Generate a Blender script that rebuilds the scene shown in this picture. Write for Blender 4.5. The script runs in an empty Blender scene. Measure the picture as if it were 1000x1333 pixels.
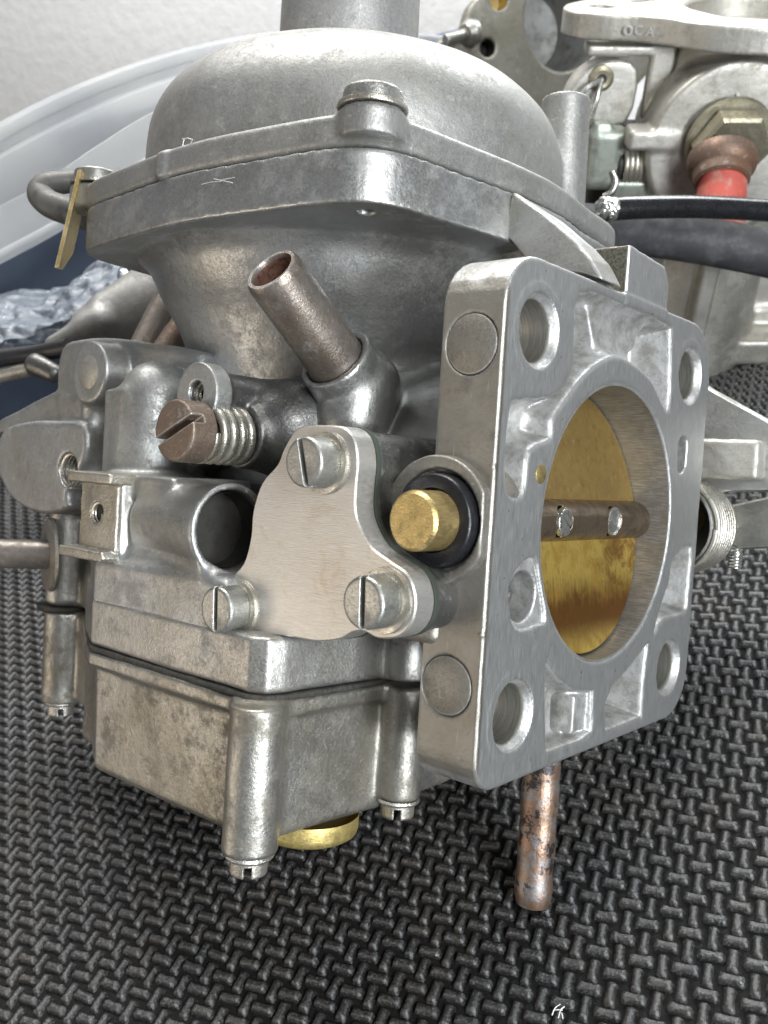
import bpy, math, random, time
import numpy as np
import openvdb
from mathutils import Matrix, Vector
T0 = time.time()
random.seed(4); rng = np.random.default_rng(4)
S = 0.001                                   # everything is modelled in millimetres and scaled to metres at the end
sc = bpy.context.scene
C = sc.collection

# ---------------------------------------------------------------- camera
F = 1191.25
RC = np.array([[0.761845, 0.644888, 0.060921], [0.077208, 0.002975, -0.997011], [-0.643142, 0.764271, -0.047524]])
TC = np.array([37.439322, 1.926278, 149.372899])          # carburettor frame -> camera
BW = np.array([[0.89689, 0.387762, -0.212672], [0.002786, -0.485825, -0.874052], [-0.442245, 0.783335, -0.436812]])
NUP = BW[:, 2]
H0 = 53.6                                                  # bore axis above the mat
O_CAM = TC - H0 * NUP
CAMW = BW.T @ (-O_CAM)
cam_d = bpy.data.cameras.new('camera'); cam = bpy.data.objects.new('camera', cam_d); C.objects.link(cam)
sc.camera = cam
cam_d.sensor_fit = 'HORIZONTAL'; cam_d.sensor_width = 36; cam_d.lens = F * 36 / 1000
cam_d.clip_start = .005; cam_d.clip_end = 20
M = BW.T @ np.diag([1, -1, -1])
cam.matrix_world = Matrix.Translation(Vector(CAMW * S)) @ Matrix(M.tolist()).to_4x4()
cam_d.dof.use_dof = True; cam_d.dof.focus_distance = .147; cam_d.dof.aperture_fstop = 58

# ---------------------------------------------------------------- light
w = bpy.data.worlds.new('World'); sc.world = w; w.use_nodes = True
bg = w.node_tree.nodes['Background']; bg.inputs[0].default_value = (.93, .95, 1.0, 1); bg.inputs[1].default_value = .16
def area(name, loc, target, size, power, col, size_y=None):
    l = bpy.data.lights.new(name, 'AREA'); l.energy = power; l.color = col; l.size = size * S
    if size_y: l.shape = 'RECTANGLE'; l.size_y = size_y * S
    o = bpy.data.objects.new(name, l); C.objects.link(o)
    o.location = Vector(loc) * S
    o.rotation_euler = (Vector(target) - Vector(loc)).to_track_quat('-Z', 'Y').to_euler()
    return o
area('window_and_fill_light', (345, -285, 345), (0, 0, 50), 150, 2.3, (.95, .98, 1.0), 150)
area('window_and_fill_light', (420, -330, 95), (-20, 0, 60), 140, 3.2, (.90, .95, 1.0), 110)
area('window_and_fill_light', (160, 480, 440), (0, 20, 0), 260, 2.2, (.93, .97, 1.0), 150)  # added unseen lamp, gives the mat a sheen from behind
area('ceiling_and_fill_light', (-60, 210, 560), (-20, 0, 30), 240, 2.0, (1.0, .985, .96), 200)
area('ceiling_and_fill_light', (-250, 260, 760), (-260, 560, 330), 500, 5.2, (1.0, .985, .96), 300)  # added unseen lamp that brightens the wall
area('warm_room_light', (-420, -330, 120), (-30, 0, 50), 240, .5, (1.0, .86, .70), 240)
sc.view_settings.view_transform = 'Standard'; sc.view_settings.look = 'None'
sc.view_settings.exposure = 0; sc.view_settings.gamma = 1

# ---------------------------------------------------------------- frames
class Frame:
    def __init__(s, R, t): s.R = R; s.t = t; s.cam = -R.T @ t          # frame -> camera
    def at(s, px, py, ax, val):                                       # photo point on the plane axis = val
        d = s.R.T @ np.array([(px - 500) / F, (py - 666.5) / F, 1.]); k = (val - s.cam[ax]) / d[ax]
        return s.cam + k * d
    def dep(s, px, py, d): return s.cam + s.R.T @ (np.array([(px - 500) / F, (py - 666.5) / F, 1.]) * d)
CF = Frame(RC, TC); WF = Frame(BW, O_CAM)
def tr(fr, pts, ax, v, ox=0, oy=0, s=1.):
    return [tuple(np.delete(fr.at(ox + x / s, oy + y / s, ax, v), ax)) for x, y in pts]
def frame_matrix(fr):                                                  # frame -> world
    m = Matrix((BW.T @ fr.R).tolist()).to_4x4(); m.translation = Vector(BW.T @ (fr.t - O_CAM)); return m

# ---------------------------------------------------------------- meshes
def mesh_obj(name, v, f, mat, parent=None, smooth=True, loc=None):
    me = bpy.data.meshes.new(name)
    if isinstance(f, np.ndarray):
        n = len(f); k = f.shape[1]
        me.vertices.add(len(v)); me.vertices.foreach_set('co', np.asarray(v, np.float32).ravel())
        me.loops.add(n * k); me.loops.foreach_set('vertex_index', f.astype(np.int32).ravel())
        me.polygons.add(n); me.polygons.foreach_set('loop_start', np.arange(0, n * k, k, dtype=np.int32))
        me.polygons.foreach_set('loop_total', np.full(n, k, np.int32))
        me.update(calc_edges=True)
    else:
        me.from_pydata([tuple(map(float, p)) for p in v], [], f); me.update()
    me.polygons.foreach_set('use_smooth', np.full(len(me.polygons), smooth))
    me.materials.append(mat)
    o = bpy.data.objects.new(name, me); C.objects.link(o)
    if parent: o.parent = parent
    if loc is not None: o.location = Vector([float(x) for x in loc])
    return o
def sharp(o, deg=35):
    me = o.data
    try: me.set_sharp_from_angle(angle=math.radians(deg))
    except Exception: pass
    return o
def smin(a, b, k):
    if k <= 0: return np.minimum(a, b)
    h = np.maximum(k - np.abs(a - b), 0) / k
    return np.minimum(a, b) - h * h * k * .25
class Vol:
    """signed distance field on a grid; solids are blended in with cast fillets and cut out again"""
    def __init__(s, lo, hi, h):
        s.lo = np.array(lo, float); s.h = h; s.n = np.ceil((np.array(hi) - s.lo) / h).astype(int) + 1
        s.a = np.full(s.n, 50., np.float32)
        s.ax = [(s.lo[i] + h * np.arange(s.n[i])).astype(np.float32) for i in range(3)]
    def blk(s, lo, hi, m):
        i0 = [max(0, int((lo[i] - m - s.lo[i]) / s.h)) for i in range(3)]
        i1 = [min(int(s.n[i]), int((hi[i] + m - s.lo[i]) / s.h) + 2) for i in range(3)]
        sl = tuple(slice(i0[i], i1[i]) for i in range(3))
        if any(i1[i] <= i0[i] for i in range(3)): return None, None
        X, Y, Z = (s.ax[0][sl[0]][:, None, None], s.ax[1][sl[1]][None, :, None], s.ax[2][sl[2]][None, None, :])
        return sl, (X, Y, Z)
    def add(s, pr, k=0):
        f, lo, hi = pr; sl, g = s.blk(lo, hi, k + 3 * s.h)
        if sl: s.a[sl] = smin(s.a[sl], f(*g).astype(np.float32), k)
        return s
    def sub(s, pr, k=0):
        f, lo, hi = pr; sl, g = s.blk(lo, hi, k + 3 * s.h)
        if sl: s.a[sl] = -smin(-s.a[sl], f(*g).astype(np.float32), k)
        return s
    def wobble(s, amp, sc_=.25):
        X, Y, Z = (s.ax[0][:, None, None], s.ax[1][None, :, None], s.ax[2][None, None, :])
        s.a += amp * (np.sin(X * sc_ + 1.3 * np.sin(Y * sc_ * .7)) * np.sin(Y * sc_ * 1.1 + Z * sc_ * .5) + .5 * np.sin(Z * sc_ * 2.1 + X * sc_ * 1.7) * np.sin(Y * sc_ * 2.3)).astype(np.float32)
        return s
    def mesh(s, name, mat, parent=None, loc=None):
        b = 3 * s.h
        s.a[0], s.a[-1], s.a[:, 0], s.a[:, -1], s.a[:, :, 0], s.a[:, :, -1] = b, b, b, b, b, b
        g = openvdb.FloatGrid(b); g.copyFromArray(np.ascontiguousarray(np.clip(s.a, -b, b)))
        p, q = g.convertToQuads(0.0)
        p = np.asarray(p, np.float64) * s.h + s.lo
        q = np.asarray(q)
        v0, v1, v2 = p[q[:, 0]], p[q[:, 1]], p[q[:, 2]]
        if (np.einsum('ij,ij->i', v0, np.cross(v1, v2))).sum() < 0: q = q[:, ::-1]
        return mesh_obj(name, p, np.ascontiguousarray(q), mat, parent, True, loc)
def box(c, hf, r=0., yaw=0., axis=2):
    c = np.array(c, float); hf = np.array(hf, float); a = math.radians(yaw); ca, sa = math.cos(a), math.sin(a)
    i, j = [(1, 2), (2, 0), (0, 1)][axis]
    def f(X, Y, Z):
        P = [X - c[0], Y - c[1], Z - c[2]]
        u, v = P[i] * ca + P[j] * sa, -P[i] * sa + P[j] * ca; P[i], P[j] = u, v
        q = [np.abs(P[t]) - (hf[t] - r) for t in range(3)]
        o = np.sqrt(np.maximum(q[0], 0) ** 2 + np.maximum(q[1], 0) ** 2 + np.maximum(q[2], 0) ** 2)
        return o + np.minimum(np.maximum(np.maximum(q[0], q[1]), q[2]), 0) - r
    e = hf.copy()
    if yaw: m = math.hypot(hf[i], hf[j]); e[i] = e[j] = m
    return f, c - e, c + e
def cyl(p, q, r, r2=None, rnd=0.):
    p = np.array(p, float); q = np.array(q, float); L = np.linalg.norm(q - p); d = (q - p) / L
    r2 = r if r2 is None else r2
    def f(X, Y, Z):
        x, y, z = X - p[0], Y - p[1], Z - p[2]
        t = x * d[0] + y * d[1] + z * d[2]
        rad = np.sqrt(np.maximum(x * x + y * y + z * z - t * t, 0))
        rr = r + (r2 - r) * np.clip(t / L, 0, 1)
        a = rad - rr + rnd; b = np.abs(t - L / 2) - L / 2 + rnd
        return np.sqrt(np.maximum(a, 0) ** 2 + np.maximum(b, 0) ** 2) + np.minimum(np.maximum(a, b), 0) - rnd
    R = max(r, r2)
    return f, np.minimum(p, q) - R, np.maximum(p, q) + R
def capsule(p, q, r, r2=None):
    p = np.array(p, float); q = np.array(q, float); d = q - p; L2 = d @ d; r2 = r if r2 is None else r2
    def f(X, Y, Z):
        x, y, z = X - p[0], Y - p[1], Z - p[2]
        t = np.clip((x * d[0] + y * d[1] + z * d[2]) / L2, 0, 1)
        return np.sqrt((x - t * d[0]) ** 2 + (y - t * d[1]) ** 2 + (z - t * d[2]) ** 2) - (r + (r2 - r) * t)
    R = max(r, r2)
    return f, np.minimum(p, q) - R, np.maximum(p, q) + R
def poly2(P, U, V):
    P = np.array(P, float); n = len(P)
    d = np.full(np.broadcast(U, V).shape, 1e9); s = np.ones(d.shape)
    for i in range(n):
        a = P[i]; b = P[i - 1]; e = b - a; wx, wy = U - a[0], V - a[1]
        t = np.clip((wx * e[0] + wy * e[1]) / (e @ e + 1e-12), 0, 1)
        d = np.minimum(d, (wx - e[0] * t) ** 2 + (wy - e[1] * t) ** 2)
        c1 = V >= a[1]; c2 = V < b[1]; c3 = e[0] * wy > e[1] * wx
        s = np.where((c1 & c2 & c3) | (~c1 & ~c2 & ~c3), -s, s)
    return s * np.sqrt(d)
def prism(P, axis, a, b, rnd=0., draft=0., off=0.):
    """polygon in the two other axes, extruded from a to b; draft widens it towards b"""
    P = np.array(P, float)
    def f(X, Y, Z):
        G = [X, Y, Z]; U, V = [G[t] for t in range(3) if t != axis]; W = G[axis]
        d2 = (poly2(P, U, V) - off).astype(np.float32)
        if draft: d2 = d2 + draft * (b - W)
        x = d2 + rnd; z = np.abs(W - (a + b) / 2) - abs(b - a) / 2 + rnd
        return np.sqrt(np.maximum(x, 0) ** 2 + np.maximum(z, 0) ** 2) + np.minimum(np.maximum(x, z), 0) - rnd
    lo = np.insert(P.min(0) - abs(off), axis, min(a, b)); hi = np.insert(P.max(0) + abs(off), axis, max(a, b))
    return f, lo, hi
def revolve(P, c):
    """(radius, z) polygon turned about the vertical line through c"""
    P = np.array(P, float)
    def f(X, Y, Z):
        R = np.sqrt((X - c[0]) ** 2 + (Y - c[1]) ** 2); return poly2(P, R, Z + 0 * R)
    m = P[:, 0].max()
    return f, np.array([c[0] - m, c[1] - m, P[:, 1].min()]), np.array([c[0] + m, c[1] + m, P[:, 1].max()])
def smooth_loop(P, n=4):
    P = np.array(P, float); k = len(P); out = []
    for i in range(k):
        a, b, c, d = P[i - 1], P[i], P[(i + 1) % k], P[(i + 2) % k]
        for t in np.arange(n) / n:
            out.append(.5 * (2 * b + (c - a) * t + (2 * a - 5 * b + 4 * c - d) * t * t + (3 * b - a - 3 * c + d) * t ** 3))
    return out
def rrect(x0, x1, y0, y1, rs, n=6):
    out = []
    for (cx, cy, sx, sy), r, a0 in zip(((x1, y1, -1, -1), (x0, y1, 1, -1), (x0, y0, 1, 1), (x1, y0, -1, 1)), rs, (0, 90, 180, 270)):
        for i in range(n + 1):
            a = math.radians(a0 + 90 * i / n); out.append((cx + sx * r + r * math.cos(a), cy + sy * r + r * math.sin(a)))
    return out
def basis(d):
    d = Vector(d).normalized(); q = Vector((0, 0, 1)).rotation_difference(d); return q.to_matrix()
def lathe(name, prof, mat, parent, loc=(0, 0, 0), d=(0, 0, 1), n=40, deg=35):
    """profile of (radius, height) turned about direction d"""
    R = basis(d); v = []; f = []
    for r, z in prof:
        for i in range(n):
            a = 2 * math.pi * i / n; v.append(R @ Vector((r * math.cos(a), r * math.sin(a), z)))
    for j in range(len(prof) - 1):
        for i in range(n):
            i2 = (i + 1) % n; f.append((j * n + i, j * n + i2, (j + 1) * n + i2, (j + 1) * n + i))
    return sharp(mesh_obj(name, v, f, mat, parent, True, loc), deg)
def tube(name, path, rad, mat, parent=None, n=14, cap=True, loc=None, rfun=None):
    P = np.array(path, float); T = np.gradient(P, axis=0); T /= np.linalg.norm(T, axis=1)[:, None]
    u = np.cross(T[0], [0.3, .5, .81]); u /= np.linalg.norm(u); v = []; f = []
    for i, p in enumerate(P):
        u = u - (u @ T[i]) * T[i]; u /= np.linalg.norm(u); w_ = np.cross(T[i], u)
        r = rfun(i / (len(P) - 1)) if rfun else rad
        for k in range(n):
            a = 2 * math.pi * k / n; v.append(p + r * (math.cos(a) * u + math.sin(a) * w_))
    for j in range(len(P) - 1):
        for k in range(n):
            k2 = (k + 1) % n; f.append((j * n + k, j * n + k2, (j + 1) * n + k2, (j + 1) * n + k))
    if cap: f.append(tuple(range(n))[::-1]); f.append(tuple((len(P) - 1) * n + k for k in range(n)))
    return sharp(mesh_obj(name, v, f, mat, parent, True, loc), 50)
def curve_pts(P, n=8):
    P = np.array(P, float); P = np.vstack([2 * P[0] - P[1], P, 2 * P[-1] - P[-2]]); out = []
    for i in range(1, len(P) - 2):
        a, b, c, d = P[i - 1:i + 3]
        for t in np.arange(n) / n: out.append(.5 * (2 * b + (c - a) * t + (2 * a - 5 * b + 4 * c - d) * t * t + (3 * b - a - 3 * c + d) * t ** 3))
    out.append(P[-2]); return np.array(out)
def helix(p, d, r, turns, length, n=22, ph=0.):
    R = np.array(basis(d)); k = int(turns * n); t = np.linspace(0, 1, k + 1)
    a = 2 * math.pi * turns * t + ph
    return (R @ np.array([r * np.cos(a), r * np.sin(a), length * t])).T + np.array(p)
def plate(name, P, axis, a, b, mat, parent=None, bev=.3):
    """flat sheet cut to an outline, with its own thickness and a small bevel"""
    P = np.array(P, float); n = len(P); c = P.mean(0)
    A = .5 * np.sum(P[:, 0] * np.roll(P[:, 1], -1) - np.roll(P[:, 0], -1) * P[:, 1])
    N = np.roll(P, -1, 0) - np.roll(P, 1, 0); N = np.c_[N[:, 1], -N[:, 0]] * np.sign(A); N /= np.linalg.norm(N, axis=1)[:, None] + 1e-9
    s = 1 if b > a else -1; v = []
    for off, wv in ((bev, a), (0, a + s * bev), (0, b - s * bev), (bev, b)):
        for p in P - N * off: v.append(np.insert(p, axis, wv))
    f = [tuple(range(n)), tuple(range(3 * n, 4 * n))[::-1]]
    for j in range(3):
        for i in range(n): f.append((j * n + i, j * n + (i + 1) % n, (j + 1) * n + (i + 1) % n, (j + 1) * n + i))
    o = mesh_obj(name, v, f, mat, parent, True)
    import bmesh
    bm = bmesh.new(); bm.from_mesh(o.data); bmesh.ops.recalc_face_normals(bm, faces=bm.faces); bm.to_mesh(o.data); bm.free()
    return sharp(o, 40)
def root(name, label, cat, m=None, group=None):
    o = bpy.data.objects.new(name, None); C.objects.link(o); o.empty_display_size = .01
    o['label'] = label; o['category'] = cat
    if group: o['group'] = group
    if m is not None: o.matrix_world = m
    return o
def tag(o, label=None, cat=None, group=None, kind=None):
    for k_, v_ in (('label', label), ('category', cat), ('group', group), ('kind', kind)):
        if v_: o[k_] = v_
    return o

# ---------------------------------------------------------------- materials
class NT:
    def __init__(s, name):
        s.m = bpy.data.materials.new(name); s.m.use_nodes = True; s.t = s.m.node_tree; s.b = s.t.nodes['Principled BSDF']
        tc = s.n('ShaderNodeTexCoord'); mp = s.n('ShaderNodeMapping'); mp.inputs['Scale'].default_value = (1000, 1000, 1000)
        s.l(tc.outputs['Object'], mp.inputs[0]); s.co = mp.outputs[0]; s.gn = s.n('ShaderNodeNewGeometry')
    def n(s, t): return s.t.nodes.new(t)
    def l(s, a, b): s.t.links.new(a, b)
    def put(s, v, sock):
        if isinstance(v, (int, float)): sock.default_value = v
        elif isinstance(v, tuple): sock.default_value = v if len(v) == 4 or sock.type == 'VECTOR' else (*v, 1)
        else: s.l(v, sock)
    def noise(s, scale, det=4, rough=.55, stretch=None, dist=0., off=None):
        co = s.co
        if stretch or off:
            mp = s.n('ShaderNodeMapping'); s.l(co, mp.inputs[0])
            if stretch: mp.inputs['Scale'].default_value = stretch
            if off: mp.inputs['Location'].default_value = off
            co = mp.outputs[0]
        o = s.n('ShaderNodeTexNoise'); s.l(co, o.inputs['Vector']); o.inputs['Scale'].default_value = scale
        o.inputs['Detail'].default_value = det; o.inputs['Roughness'].default_value = rough; o.inputs['Distortion'].default_value = dist
        return o.outputs[0]
    def ramp(s, v, a, b, lo=0., hi=1.):
        o = s.n('ShaderNodeMapRange'); s.l(v, o.inputs[0]); o.interpolation_type = 'SMOOTHSTEP'
        for i, x in enumerate((a, b, lo, hi)): o.inputs[i + 1].default_value = x
        return o.outputs[0]
    def mix(s, fac, a, b):
        o = s.n('ShaderNodeMix'); o.data_type = 'RGBA'; s.put(fac, o.inputs[0]); s.put(a, o.inputs[6]); s.put(b, o.inputs[7]); return o.outputs[2]
    def math(s, op, a, b=0.):
        o = s.n('ShaderNodeMath'); o.operation = op; s.put(a, o.inputs[0]); s.put(b, o.inputs[1]); return o.outputs[0]
    def xyz(s):
        o = s.n('ShaderNodeSeparateXYZ'); s.l(s.co, o.inputs[0]); return o.outputs
    def bump(s, h, strength, dist, prev=None, normal=None):
        o = s.n('ShaderNodeBump'); o.inputs['Strength'].default_value = strength; o.inputs['Distance'].default_value = dist * S
        s.l(h, o.inputs['Height'])
        if prev is not None: s.l(prev, o.inputs['Normal'])
        return o.outputs[0]
    def edge(s, r=.5, a=.02, b=.14):
        bv = s.n('ShaderNodeBevel'); bv.samples = 4; bv.inputs[0].default_value = r * S
        d = s.n('ShaderNodeVectorMath'); d.operation = 'DOT_PRODUCT'; s.l(bv.outputs[0], d.inputs[0]); s.l(s.gn.outputs['Normal'], d.inputs[1])
        return s.ramp(s.math('SUBTRACT', 1., d.outputs['Value']), a, b), bv.outputs[0]
    def done(s, col, metal, rough, normal=None, spec=.5):
        s.put(col, s.b.inputs['Base Color']); s.put(metal, s.b.inputs['Metallic']); s.put(rough, s.b.inputs['Roughness'])
        s.b.inputs['Specular IOR Level'].default_value = spec
        if normal is not None: s.l(normal, s.b.inputs['Normal'])
        return s.m
def cast(name, base=(.42, .41, .38), warm=(.30, .27, .21), dark=(.10, .09, .075), metal=.86, rough=.42, grime=.5, grain=.12, wear=True, scr=.3):
    t = NT(name)
    big = t.noise(.055, 5, .6, dist=.4); mid = t.noise(.35, 5, .65); fine = t.noise(2.6, 4, .6); grit = t.noise(7., 2, .5)
    c = t.mix(t.ramp(big, .38, .70, 0, .75), base, warm)
    c = t.mix(t.ramp(mid, .5, .85, 0, .55), c, t.mix(.5, warm, base))
    st = t.math('MULTIPLY', t.ramp(t.noise(.12, 6, .75, off=(31, 7, 3)), .46, .62), t.ramp(mid, .32, .58))
    c = t.mix(t.math('MULTIPLY', st, grime * .8), c, t.mix(.3, dark, warm))
    c = t.mix(t.ramp(fine, .52, .74, 0, .3), c, t.mix(.45, dark, warm)); c = t.mix(t.ramp(t.noise(.8, 6, .75, off=(13, 4, 8)), .52, .72, 0, .4), c, t.mix(.4, dark, warm))                       # pores
    c = t.mix(t.ramp(t.noise(1.1, 3, .5, off=(9, 2, 5)), .66, .78, 0, .45), c, (.72, .72, .70))   # bright rubs
    # scratches: stretched noise in two directions
    s1 = t.ramp(t.noise(1., 2, .5, stretch=(.30, 7, 1.8)), .66, .70, 0, scr * .7); s2 = t.ramp(t.noise(1., 2, .5, stretch=(6.5, .7, .25), off=(3, 3, 3)), .67, .71, 0, scr * .7)
    sc_ = t.math('MAXIMUM', s1, s2); c = t.mix(sc_, c, (.70, .70, .68))
    c = t.mix(t.ramp(t.noise(2.9, 2, .5, off=(21, 3, 4)), .70, .76, 0, .5), c, dark); c = t.mix(t.ramp(t.noise(2.1, 3, .6, off=(2, 33, 4)), .70, .76, 0, .4), c, (.70, .70, .68))
    c = t.mix(t.ramp(t.noise(.22, 7, .8, off=(5, 3, 44)), .56, .66, 0, .30), c, (.60, .60, .58))
    r = t.math('ADD', t.ramp(fine, .3, .75, rough - .07, rough + .12), t.math('MULTIPLY', st, .18))
    bm_ = t.bump(grit, grain * 2.0, .10); bm_ = t.bump(fine, grain * 2.0, .18, bm_); bm_ = t.bump(mid, .26, .5, bm_)
    if wear:
        e, bn = t.edge(.45, .015, .12)
        e = t.math('MULTIPLY', e, t.ramp(mid, .3, .6, .25, .9)); c = t.mix(e, c, (.78, .78, .76)); r = t.math('SUBTRACT', r, t.math('MULTIPLY', e, .10))
    m = t.math('SUBTRACT', metal, t.math('MULTIPLY', st, .35 * grime))
    return t.done(c, m, r, bm_)
def plain(name, col, metal=0., rough=.5, var=.15, scale=.6, bump=.1, spec=.5, col2=None, a=.45, b=.7):
    t = NT(name); nz = t.noise(scale, 5, .6); f = t.noise(scale * 6, 3, .6)
    c2 = col2 or tuple(x * (1 - var * 2.2) for x in col)
    c = t.mix(t.ramp(nz, a, b), col, c2)
    return t.done(c, metal, t.ramp(f, .3, .7, max(rough - .07, .03), rough + .09), t.bump(f, bump, .15), spec)

M_dome = cast('cast_dome_metal', (.36, .36, .35), (.30, .295, .27), metal=.78, rough=.48, grime=.5, grain=.07, scr=.35)
M_body = cast('cast_body_metal', (.45, .455, .45), (.34, .33, .295), rough=.40, grime=.8, grain=.14)
M_left = cast('cast_bracket_metal', (.44, .45, .45), (.34, .325, .285), rough=.42, grime=.6, grain=.12)
M_bowl = cast('cast_bowl_metal', (.40, .39, .36), (.27, .245, .19), (.09, .075, .05), rough=.38, grime=1., grain=.12, scr=.3)
M_post = cast('cast_post_metal', (.55, .53, .48), (.34, .30, .22), rough=.32, grime=.8, grain=.3, scr=.5)
M_lidm = cast('cast_lid_metal', (.43, .425, .405), (.30, .285, .245), rough=.38, grime=.8, grain=.14)
M_sidem = cast('browned_cast_metal', (.31, .295, .26), (.24, .22, .185), rough=.5, grime=.5)
M_neck = cast('smooth_neck_metal', (.43, .44, .44), (.34, .335, .31), rough=.37, grime=.4, grain=.05, scr=.2, metal=.86)
M_darkm = cast('dark_cast_metal', (.17, .17, .165), (.11, .105, .09), (.04, .04, .035), rough=.36, grime=.6)  # darker grey cast metal for idle passage, cover boss and rod end
M_pale = cast('pale_cast_metal', (.56, .545, .50), (.42, .40, .34), rough=.46, grime=.45, grain=.1, wear=False)
M_screw = cast('zinc_screw_metal', (.40, .40, .375), (.27, .265, .225), rough=.36, grime=.6, grain=.1, scr=.6)
M_rust = cast('rusty_screw_metal', (.22, .165, .125), (.17, .13, .10), (.07, .05, .04), metal=.7, rough=.42, grime=.5)
M_tube = cast('browned_tube_metal', (.30, .27, .24), (.20, .155, .12), (.08, .065, .055), metal=.8, rough=.34, grime=.9, grain=.1)
M_spring = cast('spring_steel', (.58, .56, .50), (.44, .40, .32), rough=.30, grime=.4, wear=False)
M_steel = plain('bright_steel', (.62, .62, .58), .9, .28, .2, 1.2)
M_void = plain('painted_dark_shade', (.03, .028, .025), .2, .6)  # near-black colour puts deep shade into holes and gaps
M_gask = plain('old_paper_gasket', (.045, .042, .035), 0, .75, .3, 1.5, .5)
M_green = plain('green_gasket', (.035, .045, .032), 0, .7, .3, 2.5, .4, col2=(.10, .11, .08), a=.6, b=.8)
M_black = plain('black_rubber', (.012, .012, .014), 0, .34, .2, .8, .1)
M_zincp = cast('yellow_plated_steel', (.55, .39, .11), (.45, .36, .17), (.2, .15, .08), metal=.85, rough=.34, grime=.3)

def mat_flange():
    t = NT('machined_flange_metal'); X, Y, Z = t.xyz()
    face = t.ramp(X, -.32, -.16)
    side = t.ramp(Y, -34.8, -35.4)
    mid = t.noise(.35, 5, .65); fine = t.noise(2.4, 4, .6); grit = t.noise(7, 2, .5); big = t.noise(.07, 4, .6)
    br = t.noise(1., 3, .6, stretch=(1, 11., .30))                            # brushed up and down
    br2 = t.noise(1., 2, .6, stretch=(1, 3.5, .35), off=(2, 5, 1))
    fc = t.mix(t.ramp(br, .38, .64), (.45, .453, .443), (.60, .605, .592))
    fc = t.mix(t.ramp(br2, .50, .72, 0, .35), fc, (.37, .37, .36)); fc = t.mix(t.ramp(t.noise(1., 2, .5, stretch=(1, 9, .25), off=(6, 6, 6)), .64, .72, 0, .3), fc, (.27, .27, .255))
    fc = t.mix(t.ramp(t.noise(.9, 5, .7, off=(4, 4, 4)), .64, .78, 0, .6), fc, (.24, .23, .20))
    pit = t.ramp(t.noise(1.6, 2, .5, stretch=(1, 1, .5), off=(1, 9, 2)), .73, .78)
    fc = t.mix(pit, fc, (.08, .075, .06))
    pc = t.mix(t.ramp(mid, .38, .68), (.54, .54, .53), (.33, .325, .30)); pc = t.mix(t.ramp(fine, .55, .72, 0, .6), pc, (.2, .19, .16))
    dy = t.math('SUBTRACT', t.math('ABSOLUTE', Y), 27.); dz = t.math('SUBTRACT', t.math('ABSOLUTE', Z), 27.2)
    rr = t.math('SQRT', t.math('ADD', t.math('MULTIPLY', dy, dy), t.math('MULTIPLY', dz, dz)))
    rings = t.noise(1., 2, .5, stretch=(6, .2, .2))
    inh = t.math('MULTIPLY', t.ramp(rr, 5.0, 4.5), t.ramp(X, -.9, -1.3))
    pc = t.mix(inh, pc, t.mix(t.ramp(rings, .4, .6), (.25, .24, .21), (.33, .32, .285)))
    sc_ = t.mix(t.ramp(big, .4, .65), (.30, .285, .25), (.235, .215, .18)); sc_ = t.mix(t.ramp(fine, .58, .75, 0, .35), sc_, (.10, .09, .075))
    sc_ = t.mix(t.ramp(t.noise(.16, 5, .7, off=(8, 1, 1)), .56, .7, 0, .5), sc_, (.12, .11, .10))
    sc_ = t.mix(t.ramp(t.noise(1., 2, .5, stretch=(3, 1, .25)), .68, .74, 0, .35), sc_, (.6, .6, .58))
    brk = t.math('MULTIPLY', t.ramp(Z, 37.0, 37.4), t.math('MULTIPLY', t.ramp(Y, -.7, -1.0), t.ramp(X, -.3, -.6)))
    c = t.mix(face, pc, fc); c = t.mix(brk, c, t.mix(t.ramp(fine, .4, .65), (.20, .19, .15), (.09, .085, .065))); c = t.mix(side, c, sc_)
    e, bn = t.edge(.5, .015, .10); e = t.math('MULTIPLY', e, t.ramp(mid, .25, .5, .4, 1.)); c = t.mix(e, c, (.86, .87, .88))
    r = t.mix(face, (.48, .48, .48), t.ramp(br, .3, .7, .34, .46))
    b = t.bump(grit, .12, .12); b = t.bump(fine, .2, .2, b)
    bb = t.bump(t.math('MULTIPLY', br, face), .35, .12, b); bb = t.bump(t.math('MULTIPLY', mid, t.math('SUBTRACT', 1., face)), .35, .5, bb)
    return t.done(c, t.ramp(face, 0., 1., .7, .86), r, bb)
M_flange = mat_flange()
def mat_bore():
    t = NT('machined_bore_metal')
    a = t.noise(1., 3, .6, stretch=(.4, 4, 4)); b = t.noise(.16, 5, .7, dist=.6)
    c = t.mix(t.ramp(a, .35, .7), (.17, .17, .165), (.30, .30, .29)); c = t.mix(t.ramp(b, .42, .66, 0, .7), c, (.15, .14, .12))
    c = t.mix(t.ramp(t.noise(.1, 3, .6, off=(5, 5, 9)), .55, .7, 0, .3), c, (.30, .285, .25))
    return t.done(c, .4, t.ramp(b, .3, .7, .30, .46), t.bump(a, .35, .12))
M_bore = mat_bore()
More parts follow.
